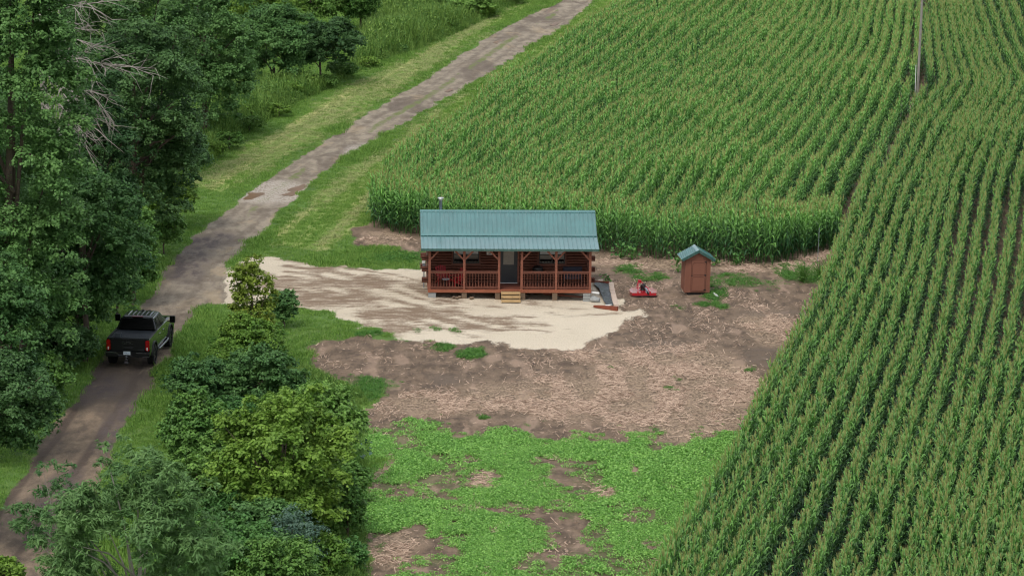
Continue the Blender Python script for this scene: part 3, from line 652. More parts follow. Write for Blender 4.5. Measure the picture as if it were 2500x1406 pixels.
# ---------------------------------------------------------------- outhouse
OB = simple('brown_siding', (126, 80, 62), .7, var=.1, nscale=4); ob = thing('outhouse', 'narrow brown wooden outhouse with a green gabled metal roof and closed door', 'outhouse', G(1701, 722), R(7))
ob.rotation_euler = (0, R(1.2), R(7)); Wd = .66; Dp = 1.25; Z0 = .17; Z1 = 2.02; ZP = 2.4
q = MB(); q.prism([(-Wd, Z0), (Wd, Z0), (Wd, Z1), (0, ZP), (-Wd, Z1)], 1, 0, Dp)
for k in range(1, 7):
    x = -Wd + k * .19; q.box(x - .006, x + .006, -.004, .0, Z0 + .005, 1.98)
for k in range(1, 7):
    y = k * .18; q.box(-Wd - .004, -Wd, y - .006, y + .006, Z0 + .005, Z1 - .02); q.box(Wd, Wd + .004, y - .006, y + .006, Z0 + .005, Z1 - .02)
q.build('wall', OB, ob)
q = MB()
for x0, x1 in ((-Wd - .012, -Wd + .08), (Wd - .08, Wd + .012)): q.box(x0, x1, -.018, -.0045, Z0, Z1 - .02)
q.build('corner_trim', OB, ob)
q = MB(); q.box(-.33, .43, -.022, -.0046, .24, 1.9); dd = q.build('door', OB, ob)
q = MB(); T = .03
DX0, DX1 = -.33, .43
for (z0, z1) in ((.27, 1.02), (1.12, 1.76)):
    for (a0, a1, c0, c1) in ((DX0 + .04, DX1 - .04, z0, z0 + T / 2), (DX0 + .12, DX1 - .12, z1 - T / 2, z1), (DX0 + .04, DX0 + .04 + T / 2, z0 + .02, z1 - .1), (DX1 - .04 - T / 2, DX1 - .04, z0 + .02, z1 - .1)): q.box(a0, a1, -.026, -.0225, c0, c1)
    q.bar((DX0 + .05, -.024, z1 - .1), (DX0 + .13, -.024, z1 - .01), .015, .006, up=(0, 1, 0)); q.bar((DX1 - .05, -.024, z1 - .1), (DX1 - .13, -.024, z1 - .01), .015, .006, up=(0, 1, 0))
q.box(DX0 - .012, DX0 - .002, -.026, -.005, .24, 1.9); q.box(DX1 + .002, DX1 + .012, -.026, -.005, .24, 1.9); q.box(DX0, DX1, -.026, -.0225, 1.885, 1.9); q.box(DX0, DX1, -.026, -.005, .225, .239)
q.build('door_trim', simple('dark_groove', (70, 36, 26), .8), dd)
for z in (.32, 1.1, 1.8):
    q = MB(); q.prism([(DX1 + .01, z - .05), (DX1 + .03, z + .05), (DX1 - .1, z + .012), (DX1 - .1, z - .012)], 1, -.034, -.027); q.build('hinge', M_BLACK, dd)
q = MB(); q.box(DX0 + .0, DX0 + .08, -.036, -.027, 1.06, 1.1); q.build('latch', M_BLACK, dd)
for sg in (-1, 1):
    q = MB(); e0 = Vector((0, 0, ZP + .03)); e1 = Vector((sg * .88, 0, ZP + .03 - .88 * .56))
    nr = Vector((-(e1 - e0).z, 0, (e1 - e0).x)).normalized() * sg
    def rb(t0, t1, y0, y1, h0, h1):
        v = [q.bm.verts.new(e0.lerp(e1, t) + nr * h + Vector((0, y, 0))) for h in (h0, h1) for y in (y0, y1) for t in (t0, t1)]
        for f in ((0, 2, 3, 1), (4, 5, 7, 6), (0, 1, 5, 4), (2, 6, 7, 3), (0, 4, 6, 2), (1, 3, 7, 5)): q.bm.faces.new([v[i] for i in f])
    rb(0, 1, -.14, Dp + .14, 0, .025)
    for k in range(7): y = -.1 + k * .228; rb(.1, 1, y - .015, y + .015, .0255, .045)
    q.build('roof', M_ROOF, ob)
    q = MB(); rb(0, 1.01, -.17, -.141, -.1, .03); rb(1.0, 1.015, -.14, Dp + .14, -.06, .028); q.build('roof_trim', M_TRIM, ob)
q = MB(); q.prism([(-.15, ZP - .02), (0, ZP + .085), (.15, ZP - .02), (.13, ZP - .035), (0, ZP + .055), (-.13, ZP - .035)], 1, -.16, Dp + .15); q.build('ridge_cap', M_ROOFP, ob)
for x in (-.4, .35):
    q = MB(); q.box(x - .07, x + .07, .02, Dp - .02, -.02, Z0); q.build('skid', M_BLACK, ob)
q = MB(); q.box(-.5, .45, .1, .14, .0, Z0 - .004); q.build('skid', M_BLACK, ob)
q = MB(); q.tube([(0, 0, .06), (.06, -.9, .08)], .06, 12); q.build('plastic_pipe', M_WHITE, label='white plastic pipe lying on green weeds beside the outhouse', cat='pipe', loc=G(1743, 719), rz=R(5))
q = MB(); q.tube([(0, 0, .25), (.05, -.3, .1), (.2, -.6, .05), (.35, -.7, .06)], .03, 8); q.build('bent_pipe', simple('tan_hose', (170, 150, 130), .7), label='bent tan hose at the near foot of the outhouse', cat='hose', loc=G(1665, 715))

# ---------------------------------------------------------------- pole and stake
PO = woodmat('pole_wood', (146, 140, 132), .3, .9, 2)
pb = G(2238, 262); pt = sc(pb)
po = thing('utility_pole', 'tall grey wooden utility pole rising out of the corn', 'pole', pb)
q = MB(); q.tube([(0, 0, 0), (.12, 0, 6), (.2, 0, 13)], [.095, .085, .07], 14); q.build('shaft', PO, po)
q = MB(); q.box(-.17, -.13, -.14, -.1, 0, 2.9); q.build('cable_guard', M_WHITE, po)
q = MB(); q.box(-1.1, 1.3, -.17, -.1, 12.2, 12.32); q.build('cross_arm', PO, po)
q = MB(); q.tube([(0, 0, 0), (.05, 0, 1.9)], .02, 6); q.build('marker_stake', M_GREY, label='thin metal stake standing in weeds where the two cornfields meet', cat='stake', loc=G(1996, 640))

# ---------------------------------------------------------------- puddles on the lane
tp = NT('puddle_water'); MPD = tp.done(tp.mix(tp.noise(tp.pos((1, .5, 1)), 1.5), lin((124, 92, 58)), lin((96, 72, 46))), .3, 0, .06)
def puddle(pxs, label):
    P = [G(*p) for p in pxs]; c = sum(P, Vector()) / len(P); Q = []
    for i, p in enumerate(P):
        nx = P[(i + 1) % len(P)]
        for t in (0, .14, .28, .42, .57, .71, .85):
            v = p.lerp(nx, t) - c; k = .85 + .75 * float(fbm(np.array([c.x + v.x * 1.6]), np.array([c.y + v.y * .5]), .5, 9, 3)[0]); Q.append(v * k)
    bm = bmesh.new(); vs = [bm.verts.new((v.x, v.y, 0)) for v in Q]; bm.faces.new(vs); me = bpy.data.meshes.new('puddle'); bm.to_mesh(me); bm.free(); me.materials.append(MPD)
    link('puddle', me, loc=(c.x, c.y, float(terrain(c.x, c.y)) - .028), label=label, cat='puddle', kind='structure')
puddle([(596, 475), (615, 470), (646, 472), (640, 479), (615, 484), (597, 484)], 'brown puddle on the lane verge side')
puddle([(688, 473), (712, 460), (738, 451), (750, 454), (738, 466), (715, 475)], 'brown puddle on the field side of the lane')
puddle([(1208, 103), (1222, 97), (1242, 98), (1232, 104), (1215, 106)], 'dark far puddle')
puddle([(1332, 30), (1350, 20), (1368, 19), (1358, 28), (1338, 34)], 'brown puddle farthest up the lane')
puddle([(1342, 62), (1356, 53), (1366, 54), (1355, 62)], 'small dark puddle')
puddle([(1088, 222), (1098, 217), (1104, 219), (1094, 224)], 'tiny puddle')
# ---------------------------------------------------------------- pickup truck
TP = simple('truck_paint', (26, 30, 30), .25, .1, var=.08, spec=.6, Coat_Weight=.8, Coat_Roughness=.06); TK = simple('truck_black_trim', (9, 10, 12), .4, var=.1)
TG = simple('truck_glass', (4, 5, 6), .25, spec=.25, var=.1); TC = simple('truck_cover', (44, 50, 56), .5, var=.15); RUB = simple('tyre_rubber', (22, 22, 23), .85, var=.25)
CHR = simple('chrome', (200, 200, 205), .15, .95, var=.05); DCH = simple('dark_chrome', (120, 120, 126), .25, .8, var=.05)
tl = NT('tail_light_red'); TL = tl.done(lin((160, 14, 18)), .2, 0, .6)
pr, pf = G(376, 888), G(407, 851.5)
yaw = math.atan2(-(pf.x - pr.x), pf.y - pr.y); TY = R(-7.0) if abs(yaw) > .4 else yaw
TY = -R(6.0)
tr = thing('pickup_truck', 'lifted black crew-cab pickup truck seen from behind on the muddy lane', 'truck')
tr.scale = (1.06, 1, 1); cR = Matrix.Rotation(TY, 3, 'Z'); loc = pr - cR @ Vector((1.04, 1.12, 0)); tr.location = (loc.x, loc.y, 0); tr.rotation_euler[2] = TY
def arch(yc, r, z0, n=10): return [(yc + r * math.cos(a), z0 + r * math.sin(a)) for a in [math.pi * k / n for k in range(n + 1)]]
WB0, WB1, RW = 1.12, 5.12, .46; LB = 6.15; BELT = 1.42; ZL = .62
def side_prof():
    p = [(0.0, .72), (0.0, BELT), (2.05, BELT + .03), (2.06, BELT + .05), (4.3, BELT + .02), (5.9, BELT - .08), (LB, BELT - .3), (LB, .7)]
    bot = [(LB - .1, ZL)] + [(yy, max(zz, ZL)) for yy, zz in arch(WB1, .56, .52)] + [(WB1 - .6, ZL), (WB0 + .6, ZL)] + [(yy, max(zz, ZL)) for yy, zz in arch(WB0, .56, .52)] + [(.1, ZL)]
    return p + bot
sp = side_prof()
for nm, x0, x1 in (('body_side', -1.02, -.9), ('body_side', .9, 1.02)):
    q = MB(); q.prism(sp, 0, x0, x1)
    for v in q.bm.verts:
        if v.co.z > 1.25: v.co.x *= .955
        if v.co.z < .8: v.co.x *= .985
    q.build(nm, TP, tr, bev=.025, smooth=False)
q = MB(); q.box(-.9, .9, .06, 6.0, .62, .75); q.box(-.9, .9, 2.1, 6.0, .75, 1.36); q.build('chassis', TK, tr)
q = MB(); q.prism([(4.35, 1.36), (4.35, 1.47), (5.2, 1.47), (6.0, 1.36), (6.1, 1.1), (6.0, 1.1)], 0, -.92, .92); q.build('bonnet', TP, tr, bev=.04)
# wheel arch flares
for sx in (-1, 1):
    for yc in (WB0, WB1):
        q = MB(); A = arch(yc, .56, .52, 14); B = arch(yc, .62, .52, 14)
        for i in range(14):
            x0, x1 = sx * .98, sx * 1.06
            v = [q.bm.verts.new(Vector((x, *p))) for x in (x0, x1) for p in (A[i], A[i + 1], B[i + 1], B[i])]
            for f in ((0, 1, 2, 3), (4, 7, 6, 5), (0, 4, 5, 1), (3, 2, 6, 7)): q.bm.faces.new([v[k] for k in f])
        q.build('wheel_arch', TK, tr)
# wheels
def wheel(x, y):
    w_ = MB(); n = 28; prof = [(.30, -.15), (.43, -.16), (.46, -.11), (.465, 0), (.46, .11), (.43, .16), (.30, .15)]
    rings = []
    for k in range(n):
        a = 2 * math.pi * k / n; rings.append([w_.bm.verts.new(Vector((dx, r * math.cos(a), r * math.sin(a)))) for r, dx in prof])
    for k in range(n):
        A, B = rings[k], rings[(k + 1) % n]
        for i in range(6): w_.bm.faces.new((A[i], A[i + 1], B[i + 1], B[i]))
    for k in range(n):
        a = 2 * math.pi * (k + .5) / n; M = Matrix.Rotation(a, 4, 'X')
        for x0, x1 in ((-.15, -.03), (.03, .15)): w_.box(x0, x1, -.025 + (.03 if x0 > 0 else 0), .02 + (.03 if x0 > 0 else 0), .455, .482, M)
    wl = w_.build('wheel', RUB, tr, loc=(x, y, .475))
    q = MB(); q.cyl((0, 0, 0), (1, 0, 0), .3, .2, 24)
    for k in range(8):
        a = k * math.pi / 4; s = 1 if x > 0 else -1; q.bar((s * .115, .06 * math.cos(a), .06 * math.sin(a)), (s * .115, .28 * math.cos(a), .28 * math.sin(a)), .05, .03)
    q.build('rim', DCH, wl)
for x in (-.9, .9):
    for y in (WB0, WB1): wheel(x, y)
# cab
def loft(name, st, mat, parent, bev=.0):
    """st: list of (y, halfwidth_bottom, z_bottom, halfwidth_top, z_top)"""
    q = MB(); R_ = []
    for y, a, z0, c, z1 in st: R_.append([q.bm.verts.new(v) for v in ((-a, y, z0), (a, y, z0), (c, y, z1), (-c, y, z1))])
    for A, B in zip(R_, R_[1:]):
        for k in range(4): q.bm.faces.new((A[k], A[(k + 1) % 4], B[(k + 1) % 4], B[k]))
    q.bm.faces.new(R_[0][::-1]); q.bm.faces.new(R_[-1]); return q.build(name, mat, parent, bev=bev)
q = MB()
lo = [(-.95, 2.14, 1.42), (.95, 2.14, 1.42), (.95, 4.6, 1.42), (-.95, 4.6, 1.42)]; hi = [(-.74, 2.42, 2.0), (.74, 2.42, 2.0), (.72, 3.95, 2.0), (-.72, 3.95, 2.0)]
A = [q.bm.verts.new(p) for p in lo]; B = [q.bm.verts.new(p) for p in hi]
for k in range(4): q.bm.faces.new((A[k], A[(k + 1) % 4], B[(k + 1) % 4], B[k]))
q.bm.faces.new(A[::-1]); q.bm.faces.new(B); cabo = q.build('cab', TP, tr, bev=.05, seg=3) if False else link('cab', q.mesh('cab', TP, .06, False, 3), tr)
q = MB(); q.prism([(2.48, 1.99), (2.6, 2.035), (3.2, 2.05), (3.8, 2.03), (3.9, 1.99)], 0, -.66, .66); rf = q.build('roof', TP, tr, bev=.02)
for x in (-.5, -.3, -.1, .1, .3, .5):
    q = MB(); q.prism([(2.62, 2.03), (2.64, 2.062), (3.2, 2.075), (3.75, 2.055), (3.78, 2.02)], 0, x - .03, x + .03); q.build('roof_rib', CHR if x in (.5, -.5) else TP, rf, bev=.008)
for x in (-.3, 0, .3):
    q = MB(); q.prism([(3.72, 2.03), (3.74, 2.075), (3.84, 2.07), (3.88, 2.0)], 0, x - .05, x + .05); q.build('marker_lamp', TK, rf)
q = MB(); q.prism([(2.4, 1.99), (2.36, 2.03), (2.5, 2.06), (2.52, 2.0)], 0, -.25, .25); q.build('high_brake_lamp', simple('dark_red_lens', (90, 20, 22), .2), rf)
# glass: rear, sides, windscreen; lie just proud of the cab faces
def on_face(name, p0, p1, p2, p3, u0, u1, v0, v1, mat, off=.012, parent=None):
    p0, p1, p2, p3 = map(Vector, (p0, p1, p2, p3)); nrm = (p1 - p0).cross(p3 - p0).normalized() * off
    def B(u, v): return p0.lerp(p1, u).lerp(p3.lerp(p2, u), v) + nrm
    q = MB(); q.quad(B(u0, v0), B(u1, v0), B(u1, v1), B(u0, v1)); me = bpy.data.meshes.new(name)
    r = bmesh.ops.extrude_face_region(q.bm, geom=list(q.bm.faces)); 
    for v in [g for g in r['geom'] if isinstance(g, bmesh.types.BMVert)]: v.co -= nrm * .8
    bmesh.ops.recalc_face_normals(q.bm, faces=q.bm.faces); q.bm.to_mesh(me); q.bm.free(); me.materials.append(mat); return link(name, me, parent or tr)
on_face('rear_window', lo[0], lo[1], hi[1], hi[0], .06, .94, .06, .9, TG)
on_face('rear_side_window', lo[1], lo[2], hi[2], hi[1], .14, .42, .16, .86, TG); on_face('front_side_window', lo[1], lo[2], hi[2], hi[1], .46, .82, .16, .86, TG)
on_face('rear_side_window', lo[3], lo[0], hi[0], hi[3], .58, .86, .16, .86, TG); on_face('front_side_window', lo[3], lo[0], hi[0], hi[3], .18, .54, .16, .86, TG)
on_face('windscreen', lo[2], lo[3], hi[3], hi[2], .06, .94, .08, .92, TG)
for sx in (-1, 1):
    q = MB(); q.bar((sx * .955, 2.3, 1.45), (sx * .955, 4.5, 1.44), .02, .03); q.build('window_trim', CHR, tr)
    for y in (2.45, 3.35): q = MB(); q.box(sx * 1.01 - .02, sx * 1.01 + .02, y, y + .22, 1.2, 1.235); q.build('door_handle', CHR, tr, bev=.005)
    for y in (2.2, 3.2, 4.3): q = MB(); q.box(sx * 1.0 - .013, sx * 1.0 + .013, y - .008, y + .008, .72, 1.24); q.build('door_gap', TK, tr)
    q = MB(); q.tube([(sx * 1.03, 1.95, .58), (sx * 1.06, 2.2, .55), (sx * 1.06, 4.2, .55), (sx * 1.03, 4.4, .58)], .05, 8); q.build('side_step', DCH, tr)
    q = MB(); q.box(sx * 1.0, sx * 1.16, 4.26, 4.32, 1.42, 1.46); q.box(min(sx * 1.15, sx * 1.4), max(sx * 1.15, sx * 1.4), 4.2, 4.34, 1.38, 1.72); mr = q.build('wing_mirror', TK, tr, bev=.03)
    q = MB(); q.box(min(sx * 1.18, sx * 1.37), max(sx * 1.18, sx * 1.37), 4.19, 4.199, 1.42, 1.69); q.build('mirror_glass', TG, mr)
    q = MB(); q.box(min(sx * 1.17, sx * 1.38), max(sx * 1.17, sx * 1.38), 4.185, 4.198, 1.385, 1.4); q.build('mirror_trim', CHR, mr)
# bed
q = MB(); q.box(-.9, .9, .08, 2.1, 1.2, 1.40)
for k in range(1, 16): q.box(-.86, .86, .1 + k * .12, .105 + k * .12, 1.4, 1.408)
q.build('bed_cover', TC, tr)
q = MB(); q.box(-.965, -.88, .05, 2.08, 1.42, 1.46); q.box(.88, .965, .05, 2.08, 1.42, 1.46); q.box(-.88, .88, .03, .09, 1.41, 1.45); q.build('bed_rail', TK, tr, bev=.01)
q = MB()
for a, c in (((-.72, .2, 1.42), (-.72, .2, 1.62)), ((-.38, .2, 1.42), (-.38, .2, 1.62)), ((-.72, .2, 1.62), (-.38, .2, 1.62)), ((-.72, .2, 1.62), (-.7, .5, 1.62)), ((-.38, .2, 1.62), (-.4, .5, 1.62)), ((-.7, .5, 1.62), (-.4, .5, 1.62)), ((-.7, .5, 1.42), (-.7, .5, 1.62)), ((-.4, .5, 1.42), (-.4, .5, 1.62))): q.bar(a, c, .022)
q.box(-.68, -.42, .24, .46, 1.415, 1.6)
o = q.build('cargo_crate', simple('cargo_grey', (78, 84, 90), .5, .3)); o['label'] = 'small grey framed crate standing on the bed cover of the pickup'; o['category'] = 'crate'; o.location = tr.location; o.rotation_euler = tr.rotation_euler
# tailgate, lamps, bumper
q = MB(); q.box(-.78, .78, -.04, .03, .86, BELT); q.box(-.76, .76, -.055, -.035, 1.33, 1.4); q.box(-.72, .72, -.046, -.0385, 1.08, 1.1); tg = q.build('tailgate', TK, tr, bev=.012)
def TM(x, y, z): return Matrix.Translation((x, y, z)) @ Matrix.Rotation(R(90), 4, 'X')
text_mesh('emblem', 'GMC', .2, DCH, tg, TM(0, -.046, 1.24), .008, .52)
text_mesh('lettering', 'DENALI', .09, DCH, tg, TM(0, -.046, 1.02), .006, .48)
text_mesh('badge', 'SIERRA', .05, DCH, tg, TM(.6, -.046, .905), .004, .3)
for sx in (-1, 1):
    q = MB(); q.box(min(sx * .8, sx * .985), max(sx * .8, sx * .985), -.05, .04, .86, 1.38); tlm = q.build('tail_light', TL, tr, bev=.03)
    q = MB(); q.box(sx * .885 - .03, sx * .885 + .03, -.056, -.048, .9, 1.04); q.build('reversing_lens', simple('clear_lens', (220, 215, 210), .2), tlm)
    q = MB(); q.box(sx * .88 - .09, sx * .88 + .09, -.04, .05, 1.39, 1.425); q.build('lamp_cap', TP, tr, bev=.01)
q = MB(); q.box(-1.0, 1.0, -.2, .02, .58, .84); q.build('bumper', TK, tr, bev=.03)
q = MB(); q.box(-1.0, -.5, -.212, -.198, .77, .81); q.box(.42, 1.0, -.212, -.198, .77, .81); q.bar((-.5, -.205, .79), (-.38, -.205, .66), .04, .014, up=(0, 1, 0)); q.box(-.38, .22, -.212, -.198, .645, .675); q.box(.7, 1.0, -.212, -.198, .6, .63); q.build('bumper_trim', DCH, tr)
q = MB(); q.box(-.17, .15, -.222, -.213, .7, .86); pl = q.build('number_plate', simple('plate_white', (225, 235, 240), .5, var=.03), tr)
text_mesh('plate_number', '4MB 216', .08, simple('plate_blue', (60, 100, 150), .5), pl, TM(-.01, -.2235, .775), .002, .25)
q = MB(); q.box(-.06, .06, -.42, -.1, .46, .54); q.tube([(0, -.38, .54), (0, -.38, .6)], .03, 8); q.rock((0, -.38, .63), .045, 2, 1.0); q.box(-.1, .1, -.4, -.34, .3, .42); q.build('tow_hitch', DCH, tr)
q = MB(); q.box(-.75, .75, 1.0, 1.2, .38, .5); q.box(-.75, .75, 5.0, 5.2, .38, .5); q.tube([(.4, .3, .5), (.4, 4, .5)], .05, 8); q.build('axle', TK, tr)
# ---------------------------------------------------------------- corn
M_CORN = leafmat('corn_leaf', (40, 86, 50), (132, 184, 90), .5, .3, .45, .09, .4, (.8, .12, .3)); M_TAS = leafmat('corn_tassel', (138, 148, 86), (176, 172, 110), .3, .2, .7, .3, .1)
M_CORN2 = leafmat('corn_leaf_dark', (28, 66, 48), (120, 170, 82), .5, .3, .45, .09, .45, (.85, .1, .2))  # dark bluish tone carries painted row-gap shade on the lower leaves
def ribbon(pts, wd, side, V, Fc, T, tint, fold=0.0):
    k = len(V)
    for p, w_ in zip(pts, wd): V.append(p - side * w_ / 2); V.append(p + side * w_ / 2)
    for i in range(len(pts) - 1): Fc.append((k + 2 * i, k + 2 * i + 1, k + 2 * i + 3, k + 2 * i + 2))
    T.extend([tint] * (2 * len(pts)))
def corn_parts(seed, hgt=2.15):
    r = np.random.default_rng(seed); V, Fc, T = [], [], []
    n = 11; az = r.uniform(-.4, .4)
    for sgn in (0, 1.57):
        s = np.array([math.cos(sgn), math.sin(sgn), 0]); ribbon([np.array([0, 0, 0.]), np.array([0, 0, hgt * .55]), np.array([0, 0, hgt])], [.035, .03, .015], s, V, Fc, T, .3)
    for i in range(n):
        z0 = .35 + (hgt - .4) * (i / (n - 1)) ** .9; a = az + math.pi * (i % 2) + r.normal(0, .35); d = np.array([math.cos(a), math.sin(a), 0]); up = i / (n - 1)
        L = r.uniform(.62, .85) * (1.05 - .45 * up); dro = r.uniform(.55, 1.1) * (1 - .35 * up); side = np.array([-d[1], d[0], r.uniform(-.35, .35)]); side /= np.linalg.norm(side)
        pts = []
        for t in (0, .22, .45, .7, 1): pts.append(np.array([0, 0, z0]) + d * L * (t ** .9) * (.72 - .3 * up) + np.array([0, 0, L * (1.15 * t - dro * 1.35 * t * t)]))
        ribbon(pts, [.035, .095, .09, .065, .008], side, V, Fc, T, np.clip(.75 * up ** 1.5 + r.uniform(0, .4), 0, 1))  # low leaves darker: shade between rows put into the colour; tops naturally yellower
    Vt, Ft, Tt = [], [], []
    for i in range(6):
        a = r.uniform(0, 6.28); s = np.array([-math.sin(a), math.cos(a), 0]); lean = 0 if i == 0 else r.uniform(.05, .11); b0 = np.array([0, 0, hgt - .04])
        tip = b0 + np.array([math.cos(a) * lean, math.sin(a) * lean, r.uniform(.24, .36)]); ribbon([b0, (b0 + tip) / 2 + np.array([0, 0, .02]), tip], [.011, .015, .008], s, Vt, Ft, Tt, r.uniform(0, 1))
    return (V, Fc, T), (Vt, Ft, Tt)
def corn_mesh(seed, leafm, hgt=2.15):
    (V, Fc, T), (Vt, Ft, Tt) = corn_parts(seed, hgt); n = len(V)
    me = mesh_np('corn_kind', np.array(V + Vt), np.array(Fc + [tuple(i + n for i in f) for f in Ft]), leafm, T + Tt)
    me.materials.append(M_TAS); mi = np.zeros(len(Fc) + len(Ft), np.int32); mi[len(Fc):] = 1; me.polygons.foreach_set('material_index', mi); return me
def rows(guides, ys, sp=.76, step=.2, zc=2.0, wob=.06):
    W = []
    Gx = [np.interp(-np.array(ys), -np.array([q[1] for q in g]), [q[0] for q in g]) for g in guides]
    out = []
    off = 0.0
    for g in range(len(guides) - 1):
        A = np.array([G(x, y, zc, False)[:2] for x, y in zip(Gx[g], ys)]); B = np.array([G(x, y, zc, False)[:2] for x, y in zip(Gx[g + 1], ys)])
        T = np.gradient(A, axis=0); T /= np.linalg.norm(T, axis=1)[:, None]; dl = B - A; D = np.median(abs(T[:, 0] * dl[:, 1] - T[:, 1] * dl[:, 0])); ks = np.arange(off, D, sp); off = ks[-1] + sp - D
        for k in ks / D:
            P = A + (B - A) * k; s = np.concatenate([[0], np.cumsum(np.linalg.norm(np.diff(P, axis=0), axis=1))]); m = int(s[-1] / step)
            q = (np.arange(m) + rng.uniform(-.25, .25, m)) * step; X = np.interp(q, s, P[:, 0]); Y = np.interp(q, s, P[:, 1])
            dx = np.gradient(X); dy = np.gradient(Y); out.append(np.stack([X + rng.normal(0, wob, m), Y + rng.normal(0, wob, m), np.arctan2(dy, dx)], 1))
    return np.concatenate(out)
ys = list(range(1560, -61, -20))
def mono(g): return sorted(g, key=lambda q: -q[1])
RG = [[(1500, 1560), (1600, 1406), (1700, 1235), (1815, 1055), (1900, 890), (1985, 745), (2040, 620), (2075, 530), (2120, 430), (2190, 290), (2275, 200), (2266, 100), (2260, 0), (2258, -60)],
      [(1710, 1560), (1800, 1406), (1895, 1250), (2000, 1060), (2085, 880), (2154, 716), (2187, 639), (2213, 543), (2252, 445), (2310, 330), (2390, 205), (2355, 100), (2330, 0), (2322, -60)],
      [(1960, 1560), (2020, 1406), (2090, 1220), (2160, 1020), (2225, 830), (2267, 669), (2290, 560), (2318, 430), (2365, 330), (2450, 205), (2405, 100), (2372, 0), (2360, -60)],
      [(2155, 1560), (2220, 1360), (2285, 1140), (2340, 960), (2385, 800), (2407, 692), (2425, 590), (2446, 430), (2482, 330), (2570, 205), (2515, 100), (2470, 0), (2450, -60)],
      [(2320, 1560), (2380, 1360), (2440, 1150), (2485, 1000), (2530, 850), (2560, 700), (2575, 590), (2600, 430), (2640, 330), (2730, 205), (2660, 100), (2600, 0), (2570, -60)],
      [(2640, 1560), (2690, 1400), (2760, 1150), (2820, 900), (2860, 690), (2880, 560), (2900, 430), (2960, 330), (3060, 205), (2970, 100), (2890, 0), (2840, -60)],
      [(2960, 1560), (3010, 1400), (3080, 1150), (3140, 900), (3180, 690), (3200, 560), (3220, 430), (3280, 330), (3380, 205), (3290, 100), (3200, 0), (3140, -60)]]
LG = [[(2045, 620), (2068, 530), (2108, 420), (2165, 300), (2222, 200), (2240, 120), (2246, 0), (2248, -60)],
      [(1790, 620), (1830, 560), (1900, 450), (2000, 310), (2080, 200), (2130, 100), (2152, 0), (2158, -60)],
      [(1540, 620), (1700, 420), (1860, 260), (1970, 140), (2035, 40), (2070, -60)],
      [(1190, 620), (1400, 410), (1600, 250), (1750, 130), (1860, 30), (1930, -60)],
      [(830, 620), (1050, 410), (1250, 250), (1430, 120), (1570, 20), (1690, -60)],
      [(480, 620), (700, 410), (900, 250), (1100, 110), (1270, 0), (1400, -60)]]
CL = [(903, 470), (903, 440), (960, 365), (1050, 300), (1100, 268), (1200, 190), (1300, 120), (1400, 60), (1520, -5), (1640, -80), (2250, -80), (2248, 0), (2242, 120), (2222, 200), (2165, 300), (2108, 420), (2068, 520), (2055, 540)]
FRONT = [(900, 468), (1000, 492), (1200, 512), (1480, 533), (1670, 552), (1880, 562), (1965, 545), (2052, 520)]
CLw = gp(CL + FRONT[::-1], 2.0); FRw = gp(FRONT, 2.0)
CRw = gp([(1480, 1600), (1600, 1392), (1700, 1225), (1805, 1060), (1860, 950), (1955, 785), (2005, 675), (2052, 575), (2075, 520), (2120, 425), (2195, 290), (2262, 208), (2262, 100), (2262, 0), (2262, -80), (3300, -80), (3300, 1700)], 2.0)
PL = rows(LG, list(range(620, -61, -20)), sp=.98, step=.16, wob=.03); PR = rows(RG, ys, sp=.82, step=.16, wob=.025)
# headland rows along the near edge of the upper field
fx = np.interp(PL[:, 0], FRw[:, 0], FRw[:, 1]); PL = PL[(PL[:, 1] > fx + 5.2) & inside(CLw, PL[:, 0], PL[:, 1])]
hd = []
for k in range(7):
    s = np.concatenate([[0], np.cumsum(np.linalg.norm(np.diff(FRw, axis=0), axis=1))]); q = np.arange(0, s[-1], .19); X = np.interp(q, s, FRw[:, 0]); Y = np.interp(q, s, FRw[:, 1]) + .76 * k + .3
    hd.append(np.stack([X + rng.normal(0, .09, len(q)), Y + rng.normal(0, .1, len(q)), np.arctan2(np.gradient(Y), np.gradient(X))], 1))
HD = np.concatenate(hd); HD = HD[inside(CLw, HD[:, 0], HD[:, 1] + .1)]; PL = np.concatenate([PL, HD])
PR = PR[inside(CRw, PR[:, 0], PR[:, 1])]
gap = [ell(*e) for e in ((1610, 245, 55, 10), (1700, 165, 22, 8), (1660, 215, 20, 6), (2030, 500, 20, 6), (1390, 520, 10, 8), (1475, 330, 30, 12))]
def thin(P, keep=.25):
    m = blob(gap, P[:, 0], P[:, 1], 5, .4); P = P[(rng.random(len(P)) > m * (1 - keep)) & (rng.random(len(P)) > .03)]
    return P[np.hypot((P[:, 0] - pb.x - .25) / 1.0, (P[:, 1] - pb.y) / 4.5) > 1]
PL, PR = thin(PL), thin(PR)
hL = 2.0 * (.8 + .38 * fbm(PL[:, 0], PL[:, 1] * .5, 5, 71, 3)); hR = np.full(len(PR), 2.0) * (.84 + .32 * fbm(PR[:, 0], PR[:, 1] * .4, 6, 72, 3))
edge = sdf(CLw, PL[:, 0], PL[:, 1]); hL *= (.96 + .04 * sstep(0, 1.6, edge)); hL *= 1 + .16 * sstep(7, 3, PL[:, 1] - np.interp(PL[:, 0], FRw[:, 0], FRw[:, 1])) * (rng.random(len(PL)) + .2)
KL = [corn_mesh(100 + i, M_CORN) for i in range(8)]; KR = [corn_mesh(200 + i, M_CORN2) for i in range(8)]
